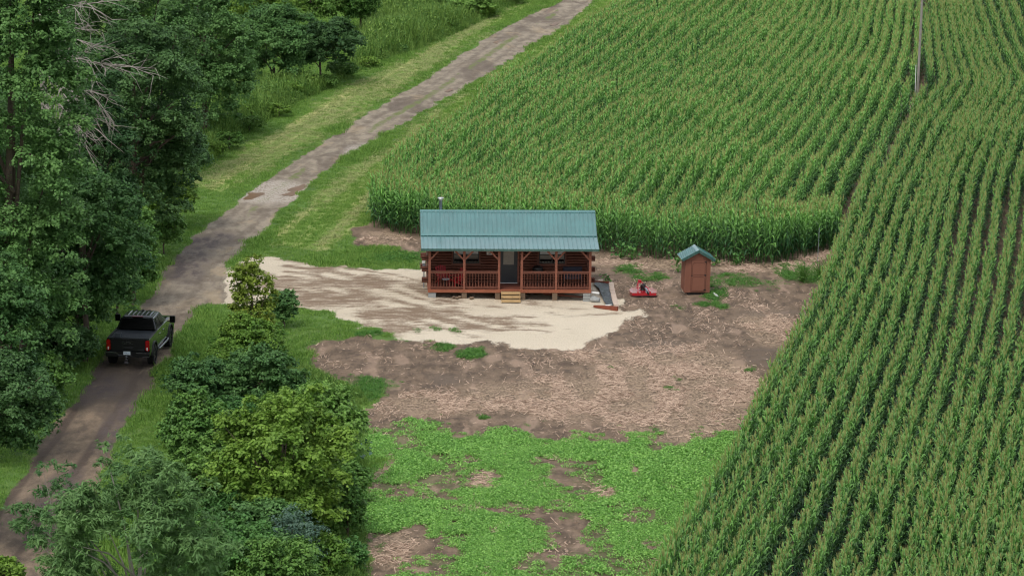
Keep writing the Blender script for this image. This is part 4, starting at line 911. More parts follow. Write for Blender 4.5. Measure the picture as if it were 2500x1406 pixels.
def plant(name, P, h, kinds, label, wild):
    n = len(P); rot = np.stack([rng.normal(0, .06, n), rng.normal(0, .06, n), P[:, 2] + np.where(rng.random(n) < .62, 0, math.pi / 2) + rng.normal(0, 1, n) * wild], 1); s = h / 2.0 * rng.normal(1, .035, n); wd = s * rng.uniform(.78, 1.0, n)
    scatter(name, np.stack([P[:, 0], P[:, 1], terrain(P[:, 0], P[:, 1]) - .02], 1), rot, np.stack([wd, wd, s], 1), kinds, rng.integers(0, len(kinds), n), label, 'corn')
plant('corn_field', PL, hL, KL, 'light green tasselled corn field spreading behind the cabin and outhouse', .25 + .7 * sstep(10, -4, PL[:, 0]))
# nearest plants as plants of their own
px, py = proj(PR[:, 0], PR[:, 1], np.full(len(PR), 1.7)); key = np.where((px > 0) & (px < 2490) & (py < 1400), PR[:, 1], 1e9); near = np.argsort(key)[:300]
mk = np.ones(len(PR), bool); mk[near] = False
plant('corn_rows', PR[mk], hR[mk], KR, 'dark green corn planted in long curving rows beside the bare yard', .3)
parts = []
for i in range(8):
    (V, Fc, T), (Vt, Ft, Tt) = corn_parts(200 + i); parts.append((mesh_np('corn_leaves', V, Fc, M_CORN2, T), mesh_np('tassel', Vt, Ft, M_TAS, Tt)))
for j in near:
    a, b_ = parts[rng.integers(8)]; o = link('corn_plant', a, None, 'tall corn plant in the front ranks of the dark rows at the bottom edge', 'corn plant', 'nearest corn plants')
    o.location = (PR[j, 0], PR[j, 1], -.02); o.rotation_euler = (rng.normal(0, .06), rng.normal(0, .06), PR[j, 2] + (0 if rng.random() < .62 else math.pi / 2) + rng.normal(0, .3)); s = hR[j] / 2 * rng.normal(1, .05); o.scale = (s * .88, s * .88, s)
    c = bpy.data.objects.new('tassel', b_); COL.objects.link(c); c.parent = o
# ---------------------------------------------------------------- straw, weeds and grass
def frame_pts(n, x0=-55, x1=60, y0=145, y1=345):
    x = rng.uniform(x0, x1, n); y = rng.uniform(y0, y1, n); px, py = proj(x, y, np.zeros(n)); k = (px > -350) & (px < 2850) & (py > -60) & (py < 1560); return x[k], y[k]
t_ = NT('straw'); at = t_.n('Attribute', attribute_name='tint').outputs['Fac']; M_STRAW = t_.done(t_.mix(at, lin((118, 96, 80)), lin((210, 184, 162))), .85, 0, .2)
x, y = frame_pts(900000, -12, 45, 150, 225); f = fields(x, y); road, pad, soil, weed, straw, wet, hay = f
cl = fbm(x, y * .5, 1.3, 91, 3)
pr_ = (soil > .6) * (pad < .3) * (.04 + .2 * sstep(.52, .64, cl) + 1.1 * straw * sstep(.42, .62, cl)) * (1 - .7 * weed) * (1 - .5 * wet)
pr_ *= ~inside(CRw, x, y + 3); k = rng.random(len(x)) < pr_ * .5; x, y, straw = x[k], y[k], straw[k]; n = len(x)
L = rng.uniform(.07, .36, n) * (.6 + .7 * straw); a = rng.normal(.05, .8, n); wd = rng.uniform(.01, .026, n); z = terrain(x, y) + rng.uniform(.02, .08, n); dz = rng.normal(0, .05, n)
dx, dy = np.cos(a) * L / 2, np.sin(a) * L / 2; nx, ny = -np.sin(a) * wd / 2, np.cos(a) * wd / 2
V = np.stack([np.stack([x - dx - nx, y - dy - ny, z - dz], 1), np.stack([x + dx - nx, y + dy - ny, z + dz], 1), np.stack([x + dx + nx, y + dy + ny, z + dz + wd * .7], 1), np.stack([x - dx + nx, y - dy + ny, z - dz + wd * .7], 1)], 1).reshape(-1, 3)
link('corn_straw', mesh_np('corn_straw', V, np.arange(4 * n).reshape(n, 4), M_STRAW, np.repeat(rng.random(n), 4)), label='pale broken corn straw scattered over the bare soil', cat='straw', kind='stuff')
def leaf_clump(seed, n, rad, hgt, lw, ll, mat, droop=.3, upr=0.0):
    r = np.random.default_rng(seed); a = r.uniform(0, 6.28, n); q = rad * np.sqrt(r.random(n)); c = np.stack([q * np.cos(a), q * np.sin(a), hgt * (1 - (q / rad) ** 2 * .6) * r.uniform(.35, 1, n)], 1)
    return leaf_quads(r, c, lw, ll, mat, None, upr)
def leaf_quads(r, c, lw, ll, mat, out=None, upr=0.0, tint=None, name='leaves', dro=0.0):
    n = len(c); nr = r.normal(0, 1, (n, 3)) * .6; nr[:, 2] += .9
    if out is not None: nr += out * .9
    nr /= np.linalg.norm(nr, axis=1)[:, None]; d = r.normal(0, 1, (n, 3)); d[:, 2] += upr - dro
    if out is not None: d += out * .6
    d -= nr * (d * nr).sum(1)[:, None] * (1 - .6 * abs(upr)); d /= np.linalg.norm(d, axis=1)[:, None]; s = np.cross(d, nr); s /= np.linalg.norm(s, axis=1)[:, None] + 1e-9
    l = ll * r.uniform(.7, 1.3, n)[:, None]; w_ = lw * r.uniform(.75, 1.25, n)[:, None]; nn = np.cross(s, d)
    V = np.stack([c - d * l / 2, c + s * w_ / 2 + nn * w_ * .12, c + d * l / 2 - np.array([0, 0, 1]) * l * .08, c - s * w_ / 2 + nn * w_ * .12], 1).reshape(-1, 3)
    T = np.repeat(r.random(n) if tint is None else tint, 4); return mesh_np(name, V, np.arange(4 * n).reshape(n, 4), mat, T)
M_WEED = leafmat('weed_leaf', (98, 152, 66), (166, 212, 114), .4, .35, .5, .5); M_GRASS = leafmat('grass_blade', (84, 130, 50), (140, 174, 80), .4, .3, .6, .2)
M_WEED2 = leafmat('yard_weed_leaf', (66, 118, 50), (112, 158, 74), .4, .35, .5, .5); M_HAY = leafmat('cut_grass', (122, 144, 80), (184, 184, 130), .3, .2, .8, .3)
M_TALL = leafmat('tall_weed', (78, 118, 52), (130, 160, 76), .45, .3, .6, .25)
def blades(seed, n, rad, h, mat, wd=.02, lean=.5):
    r = np.random.default_rng(seed); V, Fc, T = [], [], []
    for i in range(n):
        a = r.uniform(0, 6.28); q = rad * math.sqrt(r.random()); b0 = np.array([q * math.cos(a), q * math.sin(a), 0]); hh = h * r.uniform(.6, 1.2); a2 = r.uniform(0, 6.28); tip = b0 + np.array([math.cos(a2) * hh * lean, math.sin(a2) * hh * lean, hh])
        ribbon([b0, (b0 * .45 + tip * .55) + np.array([0, 0, hh * .1]), tip], [wd, wd * .8, .004], np.array([-math.sin(a2), math.cos(a2), 0]), V, Fc, T, r.random())
    return mesh_np('grass_kind', V, Fc, mat, T)
WK = [leaf_clump(300 + i, 46, .34, .22, .075, .1, M_WEED) for i in range(5)]
x, y = frame_pts(420000, -12, 45, 145, 228); f = fields(x, y); weed = f[3]; main = sdf(WEED, x, y) > -1.2
k = (rng.random(len(x)) < weed * (.04 + .66 * sstep(.4, .64, fbm(x, y * .5, 2.0, 78, 4)))) & ~inside(CRw, x, y + 2) & (f[1] < .7) & (f[0] < .3) & main; n = k.sum()
P = np.stack([x[k], y[k], terrain(x[k], y[k]) - .02], 1); wsc = .55 + .6 * weed[k] * fbm(x[k], y[k] * .5, 2.4, 77, 3) * 1.5
scatter('ground_cover', P, np.stack([np.zeros(n)] * 2 + [rng.uniform(0, 6.28, n)], 1), wsc, WK, rng.integers(0, 5, n), 'bright green broadleaf weeds carpeting the near end of the plot', 'weeds')
WK2 = [leaf_clump(320 + i, 40, .3, .26, .06, .1, M_WEED2, upr=.4) for i in range(4)] + [blades(330, 40, .3, .3, M_WEED2)]
k = (rng.random(len(x)) < weed ** 2 * (.15 + .6 * sstep(.35, .6, fbm(x, y * .5, .9, 79, 3)))) & ~inside(CLw, x, y - 1) & ~main & (f[0] < .3); P = np.stack([x[k], y[k], terrain(x[k], y[k])], 1); n = len(P)
scatter('yard_weeds', P, np.stack([np.zeros(n)] * 2 + [rng.uniform(0, 6.28, n)], 1), rng.uniform(.3, .7, n) * (.6 + .5 * weed[k]), WK2, rng.integers(0, 5, n), 'scattered patches of green weeds in the yard around the outhouse and cabin', 'weeds')
# grass on the verges: short where mown
GK = [blades(340 + i, 34, .3, .13, M_GRASS, .016) for i in range(4)] + [blades(350 + i, 34, .3, .12, M_HAY, .02, 1.2) for i in range(3)]
x, y = frame_pts(700000); f = fields(x, y); road, pad, soil, weed, straw, wet, hay = f
dr_ = x - np.interp(y, ROADC[:, 1], ROADC[:, 0]); dry = hay * sstep(.36, .56, fbm(dr_, y * .04, .9, 95, 3))
k = (rng.random(len(x)) < .6) & (road < .25) & (pad < .3) & (soil < .35); x, y, dry = x[k], y[k], dry[k]; n = len(x)
ix = np.where(rng.random(n) < dry * .85, 4 + rng.integers(0, 3, n), rng.integers(0, 4, n))
tall = sstep(.45, .7, fbm(x, y * .5, 5, 97, 3)) * (1 - hay[k])
scatter('verge_grass', np.stack([x, y, terrain(x, y) - .01], 1), np.stack([np.zeros(n)] * 2 + [rng.uniform(0, 6.28, n)], 1), rng.uniform(.55, .95, n) * (1 + .9 * tall), GK, ix, 'green mown grass with pale dried clippings along both sides of the lane', 'grass')
print('corn', len(PL), len(PR), 'grass', n)
# ---------------------------------------------------------------- trees
def barkmat(name, c): return woodmat(name, c, .3, .9, 2)
BARK = barkmat('bark', (92, 80, 68)); BARKG = barkmat('grey_bark', (150, 142, 134))
LM = dict(
    weedy=leafmat('brush_leaf', (72, 114, 50), (118, 152, 72), .35, .35, .6, .4), oak=leafmat('oak_leaf', (58, 100, 54), (116, 156, 86), .4, .3, .55, .22), dark=leafmat('dark_leaf', (50, 86, 48), (98, 134, 74), .4, .28, .55, .25),
    mid=leafmat('mid_leaf', (70, 114, 50), (124, 162, 76), .45, .25, .55, .25), lime=leafmat('lime_leaf', (76, 120, 46), (134, 166, 68), .4, .3, .55, .35),
    yel=leafmat('yellow_leaf', (86, 120, 42), (142, 160, 62), .4, .3, .55, .4), feather=leafmat('feathery_leaf', (66, 108, 60), (116, 150, 88), .4, .3, .6, .3),
    blue=leafmat('blue_grey_leaf', (64, 96, 80), (120, 148, 126), .4, .25, .6, .3), light=leafmat('light_leaf', (60, 104, 52), (104, 150, 76), .4, .3, .55, .3))
def tree(name, label, cat, base, top, hw, low, mat, dens=75, leaf=(.1, .15), lobe=.3, seed=1, offx=0, group=None, bark=None, trunkr=None, squash=1.0, upr=0.0, dro=0.0, sparse=0.0, depth=1.0, shape=None, limbs=10, tip=None):
    """base: ground pixel; top/low: crown top and bottom pixel rows; hw: half width in pixels"""
    B = G(*base); s = sc(B); cp = math.cos(R(11)); ht = (base[1] - top) / (s * cp); lo = max(.02, (base[1] - low) / (s * cp) + .0); rx = hw / s; rz = (ht - lo) / 2; zc = lo + rz; ox = offx / s; ry = rx * depth
    r = np.random.default_rng(seed); lr = lobe * min(rx, rz) * 1.15; lr = max(lr, .25); DM = globals()['DM']
    area = 4 * math.pi * (((rx * ry) ** 1.6 + 2 * (((rx + ry) / 2) * rz) ** 1.6) / 3) ** (1 / 1.6)
    nl = int(max(7, area / (lr * lr * 1.5) * (1 - sparse))); v = r.normal(0, 1, (nl * 3, 3)); v /= np.linalg.norm(v, axis=1)[:, None]; v = v[v[:, 2] > -.8][:nl]; nl = len(v)
    k = r.uniform(.55, 1.0, nl) ** .8; k = np.where(r.random(nl) < .22, r.uniform(1.0, 1.22, nl), k); wz = 1.0
    if shape is not None: hz = (v[:, 2] * k + 1) / 2; wz = np.interp(hz, [0, .25, .5, .75, 1], shape)
    LC = np.stack([v[:, 0] * k * (rx - lr * .5) * wz, v[:, 1] * k * (ry - lr * .5) * wz, v[:, 2] * k * (rz - lr * .55)], 1)
    lrs = lr * r.uniform(.55, 1.3, nl) * np.where(k > 1, .6, 1); tints = r.random(nl); nn = int(area * dens * DM * (1 - .3 * sparse)); w_ = lrs ** 2; w_ /= w_.sum(); which = r.choice(nl, nn, p=w_)
    u = r.normal(0, 1, (nn, 3)); u /= np.linalg.norm(u, axis=1)[:, None]; u[:, 2] = np.where(u[:, 2] < -.5, -u[:, 2], u[:, 2]); outv = LC[which] / np.array([rx, ry, rz]); u = u + outv * .5; u /= np.linalg.norm(u, axis=1)[:, None]
    su = r.normal(0, 1, (nl, 14, 3)); su /= np.linalg.norm(su, axis=2)[:, :, None]; su[:, :, 2] = np.where(su[:, :, 2] < -.4, -su[:, :, 2], su[:, :, 2]); sl = r.integers(0, 14, nn)
    u = su[which, sl] + u * .38; u /= np.linalg.norm(u, axis=1)[:, None]; sr = r.uniform(.72, 1.22, (nl, 14))[which, sl]
    q = sr * r.uniform(.3, 1, nn) ** .5 * (1 + .18 * r.normal(0, 1, nn) * (r.random(nn) < .3)); c = LC[which] + u * (lrs[which] * q)[:, None] * np.array([1.08, 1.08, .82 * squash]); c[:, 2] += zc; c[:, 0] += ox * np.clip(c[:, 2] / zc, 0, 1)
    # tuft the leaves into sprays
    sp = np.floor(c / .42 + 1000).astype(np.int64); hsh = ((sp[:, 0] * 73856093) ^ (sp[:, 1] * 19349663) ^ (sp[:, 2] * 83492791)) & 1023; keep = (hsh / 1023.0) > .09; c, u, which, hsh = c[keep], u[keep], which[keep], hsh[keep]
    cc = (sp[keep] - 1000 + .5) * .42; c = c + (cc - c) * .25 * ((hsh % 7) / 7.0)[:, None]; c[:, 2] = np.maximum(c[:, 2], .03)
    tint = np.clip(.4 * tints[which] + .25 * r.random((nl, 14))[which, sl[keep]] + .15 * (hsh / 1023.0) + .2 * r.random(len(c)), 0, 1)
    NL[0] += len(c); th = thing(name, label, cat, B, r.uniform(-.2, .2), group)
    me = leaf_quads(r, c, leaf[0], leaf[1], LM[mat], u, upr, tint, 'crown', dro); link('crown', me, th)
    b = MB(); tr_ = trunkr or max(.04, ht * .016); top_ = Vector((ox * .8, 0, zc + rz * .45))
    pts = [Vector((0, 0, -.1)), Vector((ox * .1 + r.normal(0, .05 * rx), r.normal(0, .05 * rx), lo * .6 + .1)), Vector((ox * .5 + r.normal(0, .05 * rx), 0, zc)), top_]
    pts.sort(key=lambda p: p.z); b.tube(pts, [tr_ * 1.3, tr_, tr_ * .7, tr_ * .25], 8)
    for i in range(min(limbs, nl)):
        t = LC[i]; z0 = max(lo * .6, zc - rz * .8) + (zc - max(lo * .6, zc - rz * .8)) * (i % 5) / 5; p0 = Vector((ox * .4, 0, z0)); p1 = Vector((t[0] + ox, t[1], t[2] + zc)); mdl = p0.lerp(p1, .5) + Vector((0, 0, .08 * rz)); b.tube([p0, mdl, p1], [tr_ * .5, tr_ * .32, tr_ * .1], 5)
    b.build('trunk', bark or BARK, th); return th
OAK = (.11, .16); DM = 6.0; NL = [0]
G1 = 'tall trees along the far side of the lane'; G2 = 'shrubs and saplings between the lane and the plot'; G3 = 'trees at the top of the photo'
tree('oak_tree', 'huge dark green oak filling the top corner, its crown running off the photo', 'tree', (40, 1010), -420, 195, 930, 'oak', 60, OAK, .22, 11, group=G1, depth=.8, trunkr=.22)
tree('oak_tree', 'bushy oak with paler tufts overhanging the grass level with the pickup', 'tree', (-40, 1130), 590, 155, 1110, 'oak', 70, OAK, .26, 12, group=G1)
tree('oak_tree', 'dark oak whose lowest boughs droop over the verge before the lane leaves the photo', 'tree', (-75, 1330), 850, 225, 1130, 'dark', 75, OAK, .25, 13, group=G1)
tree('oak_tree', 'rounded oak between the huge corner oak and the lane above the pickup', 'tree', (205, 885), 430, 170, 800, 'oak', 70, OAK, .25, 14, group=G1, shape=[.5, .9, 1, 1, 1])
tree('walnut_tree', 'nearly black spreading tree whose bough hangs toward the brown puddles', 'tree', (330, 640), 30, 170, 600, 'dark', 75, OAK, .24, 15, group=G1, depth=.8)
tree('walnut_tree', 'low drooping bough-like tree tip reaching over the pale grass above the puddles', 'tree', (425, 560), 290, 78, 465, 'dark', 110, OAK, .3, 16, group=G1)
tree('walnut_tree', 'dark tall tree behind the dead grey branches', 'tree', (330, 430), -160, 190, 420, 'dark', 60, OAK, .22, 17, group=G1, depth=.7)
tree('maple_tree', 'mid green tree between the dead branches and the tall weeds', 'tree', (500, 345), -60, 125, 335, 'oak', 75, OAK, .25, 18, group=G1)
tree('maple_tree', 'rounded green tree behind the tall weeds with bare soil shade beneath', 'tree', (665, 215), 15, 108, 210, 'oak', 90, OAK, .28, 19, group=G3)
tree('maple_tree', 'dark crown on a leaning visible trunk beside the far meadow', 'tree', (772, 205), 45, 92, 178, 'dark', 100, OAK, .3, 20, group=G3, offx=18)
tree('willow_bush', 'upright bright green bush standing alone at the edge of the far meadow', 'bush', (880, 84), -70, 48, 72, 'mid', 110, (.1, .16), .35, 21, group=G3, upr=.6, shape=[.6, .8, 1, 1.15, 1.2])
tree('maple_tree', 'yellow-green tree at the top of the photo behind the rounded green one', 'tree', (620, 110), -60, 120, 105, 'lime', 70, OAK, .25, 22, group=G3)
tree('maple_tree', 'pale tree at the top of the photo beside the upright bush', 'tree', (760, 80), -80, 90, 75, 'mid', 80, OAK, .28, 23, group=G3)
tree('maple_tree', 'olive green tree at the top of the photo above the dead branches', 'tree', (430, 160), -120, 120, 158, 'mid', 65, OAK, .25, 24, group=G3)
tree('hedge_tree', 'dark round thicket cut off by the top of the photo above the meadow', 'thicket', (985, 12), -90, 75, 8, 'dark', 90, OAK, .3, 25, group=G3)
tree('hedge_tree', 'low green thicket between the far meadow and the lane at the top', 'thicket', (1130, 42), -30, 75, 40, 'mid', 110, (.1, .16), .3, 26, group=G3)
tree('hedge_tree', 'small thicket nearest the lane at the top of the photo', 'thicket', (1230, 10), -45, 55, 6, 'mid', 110, (.1, .16), .3, 27, group=G3)
tree('young_tree', 'light green sapling growing on the verge beneath the drooping dark bough', 'tree', (415, 560), 425, 62, 545, 'lime', 110, (.1, .15), .34, 28, group=G1)
tree('bush', 'leafy green bush on the verge between the rounded oak and the lane', 'bush', (325, 745), 490, 62, 735, 'mid', 95, (.12, .17), .32, 29, group=G1)
tree('bush', 'grassy dark bush at the foot of the oaks just above the pickup', 'bush', (150, 905), 790, 85, 900, 'dark', 90, (.12, .18), .28, 30, group=G1)
tree('bush', 'low dark bush in shade at the grass edge behind the pickup', 'bush', (90, 1000), 860, 85, 995, 'mid', 80, (.1, .18), .3, 31, group=G1)
# between lane and plot
tree('young_tree', 'slender yellow-green sapling standing at the mouth of the gravel drive', 'tree', (615, 910), 626, 62, 890, 'yel', 85, (.085, .14), .3, 41, group=G2, shape=[1.05, 1.0, .9, .95, 1.0], limbs=16, upr=.2)
tree('bush', 'small dark bush on the plot side of the slender sapling', 'bush', (690, 800), 700, 36, 796, 'oak', 120, (.09, .14), .35, 42, group=G2)
tree('bush', 'yellowish leafy bush around the foot of the slender sapling', 'bush', (610, 940), 770, 92, 935, 'lime', 85, (.09, .14), .32, 43, group=G2)
tree('bush', 'very dark bush beside the grass of the lane below the pickup', 'bush', (500, 1010), 865, 95, 1005, 'oak', 110, (.1, .15), .3, 44, group=G2)
tree('bush', 'dark green bush between the slender sapling and the big yellow-green tree', 'bush', (640, 1010), 850, 110, 1005, 'oak', 110, (.1, .15), .3, 45, group=G2)
tree('box_elder', 'dull green bushy tree at the plot side of the big yellow-green tree', 'tree', (800, 1190), 930, 100, 1180, 'mid', 85, (.11, .17), .26, 46, group=G2)
tree('box_elder', 'big bushy yellow-green tree, brightest crown beside the plot', 'tree', (690, 1340), 950, 178, 1325, 'lime', 85, (.11, .17), .2, 47, group=G2)
tree('box_elder', 'golden-tinted small crown on the plot side of the brightest tree', 'tree', (760, 1230), 1035, 62, 1180, 'yel', 95, (.11, .17), .3, 48, group=G2)
tree('bush', 'dark shaded bush between the lane grass and the brightest tree', 'bush', (490, 1190), 960, 100, 1185, 'mid', 100, (.1, .16), .28, 49, group=G2)
tree('bush', 'bottle green bush in the gap above the feathery tree', 'bush', (480, 1300), 1080, 95, 1290, 'mid', 90, (.1, .16), .3, 50, group=G2)
tree('locust_tree', 'feathery grey-green tree with pale drooping sprays and visible branches', 'tree', (340, 1760), 1085, 225, 1640, 'feather', 52, (.06, .26), .17, 51, group=G2, dro=.55, sparse=.3, limbs=26, bark=BARKG, trunkr=.1)
tree('locust_tree', 'thin outlying bough of pale feathery leaves reaching over the lane corner', 'tree', (150, 1600), 1130, 120, 1420, 'feather', 22, (.055, .24), .2, 52, group=G2, dro=.5, sparse=.6, limbs=22, bark=BARKG, trunkr=.05)
tree('bush', 'light green bush below the brightest tree at the photo edge', 'bush', (570, 1500), 1265, 140, 1490, 'light', 75, (.09, .17), .24, 53, group=G2, dro=.2)
tree('willow_shrub', 'blue-grey small-leaved shrub beside the tall grass at the bottom', 'shrub', (715, 1440), 1235, 85, 1420, 'blue', 80, (.05, .09), .26, 54, group=G2, upr=.3)
tree('bush', 'olive bush between the blue-grey shrub and the bottom edge', 'bush', (680, 1530), 1310, 110, 1520, 'mid', 85, (.09, .15), .28, 55, group=G2)
tree('bush', 'small bright green bush in the very corner beneath the lane', 'bush', (15, 1470), 1355, 45, 1460, 'lime', 100, (.1, .16), .3, 56, group=G2)
tree('oak_tree', 'tall oak rising behind the corner trees, filling the left margin above the bushy oak', 'tree', (-110, 930), 60, 200, 920, 'oak', 55, OAK, .25, 61, group=G1, depth=.8)
tree('walnut_tree', 'dark tree in the gap between the huge corner oak and the near-black one', 'tree', (235, 700), 180, 110, 690, 'dark', 70, OAK, .25, 62, group=G1, depth=.8)
tree('bush', 'green bush at the foot of the near-black tree facing the lane', 'bush', (400, 620), 505, 50, 612, 'mid', 90, (.1, .16), .3, 63, group=G1)
tree('bush', 'mid green bush along the hedge between brightest tree and tall grass', 'bush', (850, 1330), 1160, 45, 1325, 'mid', 75, (.08, .15), .3, 64, group=G2)
tree('bush', 'dark bush filling the hollow beneath the brightest crown', 'bush', (640, 1420), 1210, 110, 1410, 'oak', 80, (.1, .16), .28, 65, group=G2)
tree('bush', 'green bush below the golden-tinted crown', 'bush', (770, 1330), 1150, 85, 1320, 'mid', 80, (.1, .16), .28, 66, group=G2)
tree('bush', 'leafy understorey bush inside the feathery tree', 'bush', (430, 1470), 1250, 120, 1460, 'mid', 80, (.1, .16), .28, 67, group=G2)
tree('bush', 'shaded leafy bush closing the gap beneath the rounded oak beside the pickup', 'bush', (190, 845), 640, 95, 840, 'oak', 80, (.12, .17), .28, 68, group=G1)
tree('bush', 'leafy bush hugging the lane grass just beyond the pickup', 'bush', (285, 780), 590, 62, 775, 'oak', 85, (.11, .16), .3, 69, group=G1)
tree('oak_tree', 'broad oak standing between the huge corner oak and the bushy oak', 'tree', (40, 860), 240, 150, 850, 'oak', 60, OAK, .25, 70, group=G1)
tree('hedge_tree', 'olive thicket at the top, between the upright bush and the dark round one', 'thicket', (940, 20), -70, 50, 16, 'mid', 100, (.1, .16), .3, 71, group=G3)
for i, (bx, by, hh, hw) in enumerate(((520, 330, 60, 40), (575, 300, 50, 45), (640, 262, 52, 48), (700, 240, 42, 42), (560, 365, 45, 38), (745, 222, 36, 34), (835, 190, 40, 40), (520, 385, 40, 35), (610, 320, 36, 38), (680, 285, 32, 34), (790, 215, 30, 36), (900, 165, 26, 34), (965, 130, 24, 30), (1180, 42, 34, 40), (1060, 70, 20, 34))):
    tree('bush', 'light green bush among the tall weeds beyond the mown verge', 'bush', (bx, by), by - hh, hw, by - 2, 'lime' if i % 2 else 'weedy', 70, (.09, .15), .34, 80 + i, group='bushes among the tall weeds', limbs=4)
for i, (bx, by, hh, hw) in enumerate(((450, 1090, 90, 60), (560, 1075, 110, 70), (590, 1200, 150, 80), (700, 1060, 110, 80), (760, 1010, 80, 60), (560, 1360, 160, 90), (700, 1470, 180, 70), (800, 1440, 140, 60), (850, 1230, 110, 50), (860, 1400, 90, 40), (520, 1500, 160, 90), (400, 1330, 170, 80), (450, 1420, 170, 90), (640, 900, 80, 60), (560, 960, 80, 60))):
    tree('bush', 'mid green brush filling the hedge between the bigger shrubs', 'bush', (bx, by), by - hh, hw, by - 2, ('mid', 'light', 'oak', 'lime')[i % 4], 75, (.09, .15), .34, 120 + i, group='brush filling the hedge', limbs=4)
tree('oak_tree', 'oak in the left margin with its crown just below the huge corner one', 'tree', (0, 840), 150, 120, 830, 'oak', 65, OAK, .25, 72, group=G1, trunkr=.15)
print('leaves', NL)
# dead tree
dt = thing('dead_tree', 'dead tree with bare pale grey branches sticking out between two dark crowns', 'tree', G(140, 720), 0, G1)
sD = sc(G(140, 720)); rr = random.Random(5); bb = MB(); tk = MB()
def up(px, py, dy=0): return Vector(((px - 140) / sD, dy, (720 - py) / sD / .98))
tk.tube([up(140, 725), up(135, 500, -.5), up(120, 250, -1), up(110, 40, -1.5)], [.32, .26, .2, .1], 8)
tk.build('trunk', BARKG, dt)
def twig(p, d, L, r, lvl):
    pts = [p]; n = 5
    for i in range(n):
        d = (d + Vector((rr.gauss(0, .12), rr.gauss(0, .15), rr.gauss(0, .1) - .05))).normalized(); pts.append(pts[-1] + d * L / n)
    bb.tube(pts, [r * (1 - .16 * i) for i in range(n + 1)], 4, cap=False)
    if lvl > 0:
        for i in range(1, n + 1):
            for _ in range(2 if lvl > 1 else 1):
                e = (d + Vector((rr.gauss(0, .5), rr.gauss(0, .5), rr.gauss(-.05, .4)))).normalized(); twig(pts[i], e, L * rr.uniform(.35, .6), r * .55, lvl - 1)
for (px, py, ex, ey, th_) in ((115, 60, 300, 110, .09), (120, 90, 310, 200, .09), (125, 20, 290, -20, .08), (130, 210, 260, 270, .08), (130, 240, 230, 330, .07), (125, 150, 290, 250, .08), (118, 30, 250, 60, .07), (122, 130, 285, 160, .07)):
    a, e = up(px, py, -2.6), up(ex, ey, -6.5); twig(a, (e - a).normalized(), (e - a).length * .85, th_ * .8, 2)
bb.build('branches', BARKG, dt)
# broadleaf plants
def leafy_plant(label, px, py, h, n, lw, mat, seed, group='broadleaf weeds at the field edges'):
    r = np.random.default_rng(seed); B = G(px, py); c = np.stack([r.normal(0, h * .28, n), r.normal(0, h * .28, n), r.uniform(.15, 1, n) * h], 1); o = np.stack([c[:, 0], c[:, 1], np.full(n, .3)], 1)
    th = thing('leafy_weed', label, 'plant', B, 0, group); link('leaves', leaf_quads(r, c, lw, lw * 1.15, LM[mat], o, 0), th); b = MB()
    for i in range(0, n, 3): b.tube([Vector((0, 0, 0)), Vector(c[i] * [.3, .3, .6]), Vector(c[i])], .012, 4, cap=False)
    b.build('stem', M_WEED, th)
for i, (l, px, py, h, n, m_) in enumerate((('climbing broadleaf weed on the corn edge above the red mower', 1515, 632, 1.0, 60, 'light'), ('second broadleaf weed on the corn edge beside the climbing one', 1543, 636, .9, 45, 'light'), ('broadleaf weed half hidden behind the outhouse roof line', 1652, 650, .9, 36, 'light'),
        ('rounded broadleaf weed on the corn edge past the outhouse', 1800, 650, .75, 50, 'light'), ('low broadleaf weed behind the outhouse wall', 1745, 648, .5, 26, 'light'), ('tiny broadleaf weed on soil between cabin and mower', 1480, 690, .5, 22, 'light'), ('ferny green weed clump at the stake where the fields meet', 1960, 690, 1.2, 260, 'mid'), ('smaller ferny weed clump beside the stake', 2000, 680, 1.1, 150, 'mid'),
        ('small grey-green weed beside the outhouse corner', 1655, 665, .5, 40, 'light'), ('big-leaved pale plant leaning out of the hedge onto the plot', 872, 1140, 1.3, 40, 'blue'), ('small pale big-leaved plant low on the hedge edge', 868, 1208, .6, 20, 'blue'), ('bright weed growing at the foot of the utility pole', 2262, 270, 2.1, 160, 'light'), ('pale big-leaved weed poking above the dark corn', 2175, 500, 2.45, 30, 'light'))):
    leafy_plant(l, px, py, h, n, .16 if 'broadleaf' in l or 'big' in l else .07, m_, 600 + i)
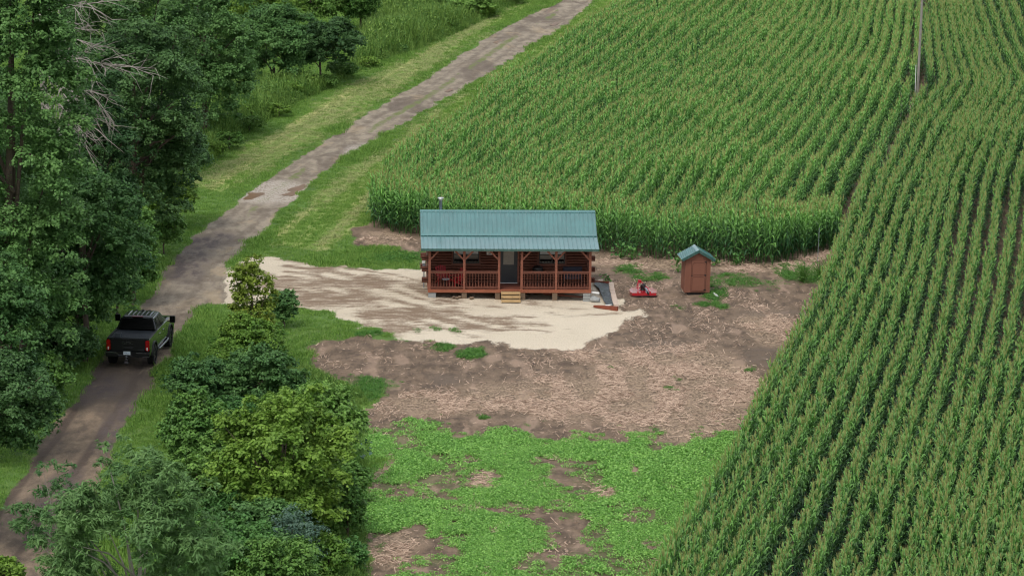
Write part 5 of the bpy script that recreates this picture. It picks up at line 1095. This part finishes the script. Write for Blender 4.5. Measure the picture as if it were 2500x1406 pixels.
# tall unmown weeds behind the far verge and along the hedge
TW = [gp(p) for p in ([(490, 430), (560, 350), (660, 290), (760, 235), (850, 190), (900, 165), (1000, 130), (1130, 75), (1260, 12), (1340, -60), (900, -60), (880, 90), (800, 215), (700, 215), (560, 215), (480, 330)],
                      [(690, 900), (760, 900), (830, 935), (905, 965), (880, 1020), (895, 1070), (905, 1120), (880, 1190), (888, 1300), (905, 1406), (905, 1560), (500, 1560), (560, 1300), (440, 1120), (420, 1000), (560, 900)])]
MEAD = gp([(880, 190), (905, 90), (960, 20), (1060, 10), (1070, 60), (1000, 120), (930, 150)])
TK_ = [blades(700 + i, 26, .35, .7, M_TALL, .03, .35) for i in range(3)] + [leaf_clump(710 + i, 40, .35, .75, .06, .13, M_TALL, upr=.5) for i in range(3)]
x, y = frame_pts(420000); m0 = inside(TW[0], x, y); m1 = inside(TW[1], x, y); md = inside(MEAD, x, y); n1 = fbm(x, y * .5, 4, 111, 3)
k = ((m0 & (rng.random(len(x)) < .7)) | (m1 & (rng.random(len(x)) < .9))); xx, yy = x[k], y[k]; n = len(xx); e = np.maximum(sdf(TW[0], xx, yy), sdf(TW[1], xx, yy))
s = (.5 + .9 * n1[k]) * (.45 + .75 * sstep(0, 1.5, e)) * np.where(m1[k], 1.0, 1.9)
scatter('tall_weeds', np.stack([xx, yy, terrain(xx, yy) - .02], 1), np.stack([rng.normal(0, .1, n), rng.normal(0, .1, n), rng.uniform(0, 6.28, n)], 1), s, TK_, rng.integers(0, 6, n), 'tall unmown weeds and grass behind the mown verges and along the hedge', 'weeds')
k = md & (rng.random(len(x)) < .35 * sstep(-.2, 2.5, sdf(MEAD, x, y) + 3 * (n1 - .4))); xx, yy = x[k], y[k]; n = len(xx)
scatter('meadow_weeds', np.stack([xx, yy, xx * 0], 1), np.stack([np.zeros(n)] * 2 + [rng.uniform(0, 6.28, n)], 1), rng.uniform(.8, 1.5, n), WK2, rng.integers(0, 5, n), 'smooth bright green weed meadow near the top of the photo beside the thickets', 'weeds')
for c in list(bpy.data.collections):
    pass
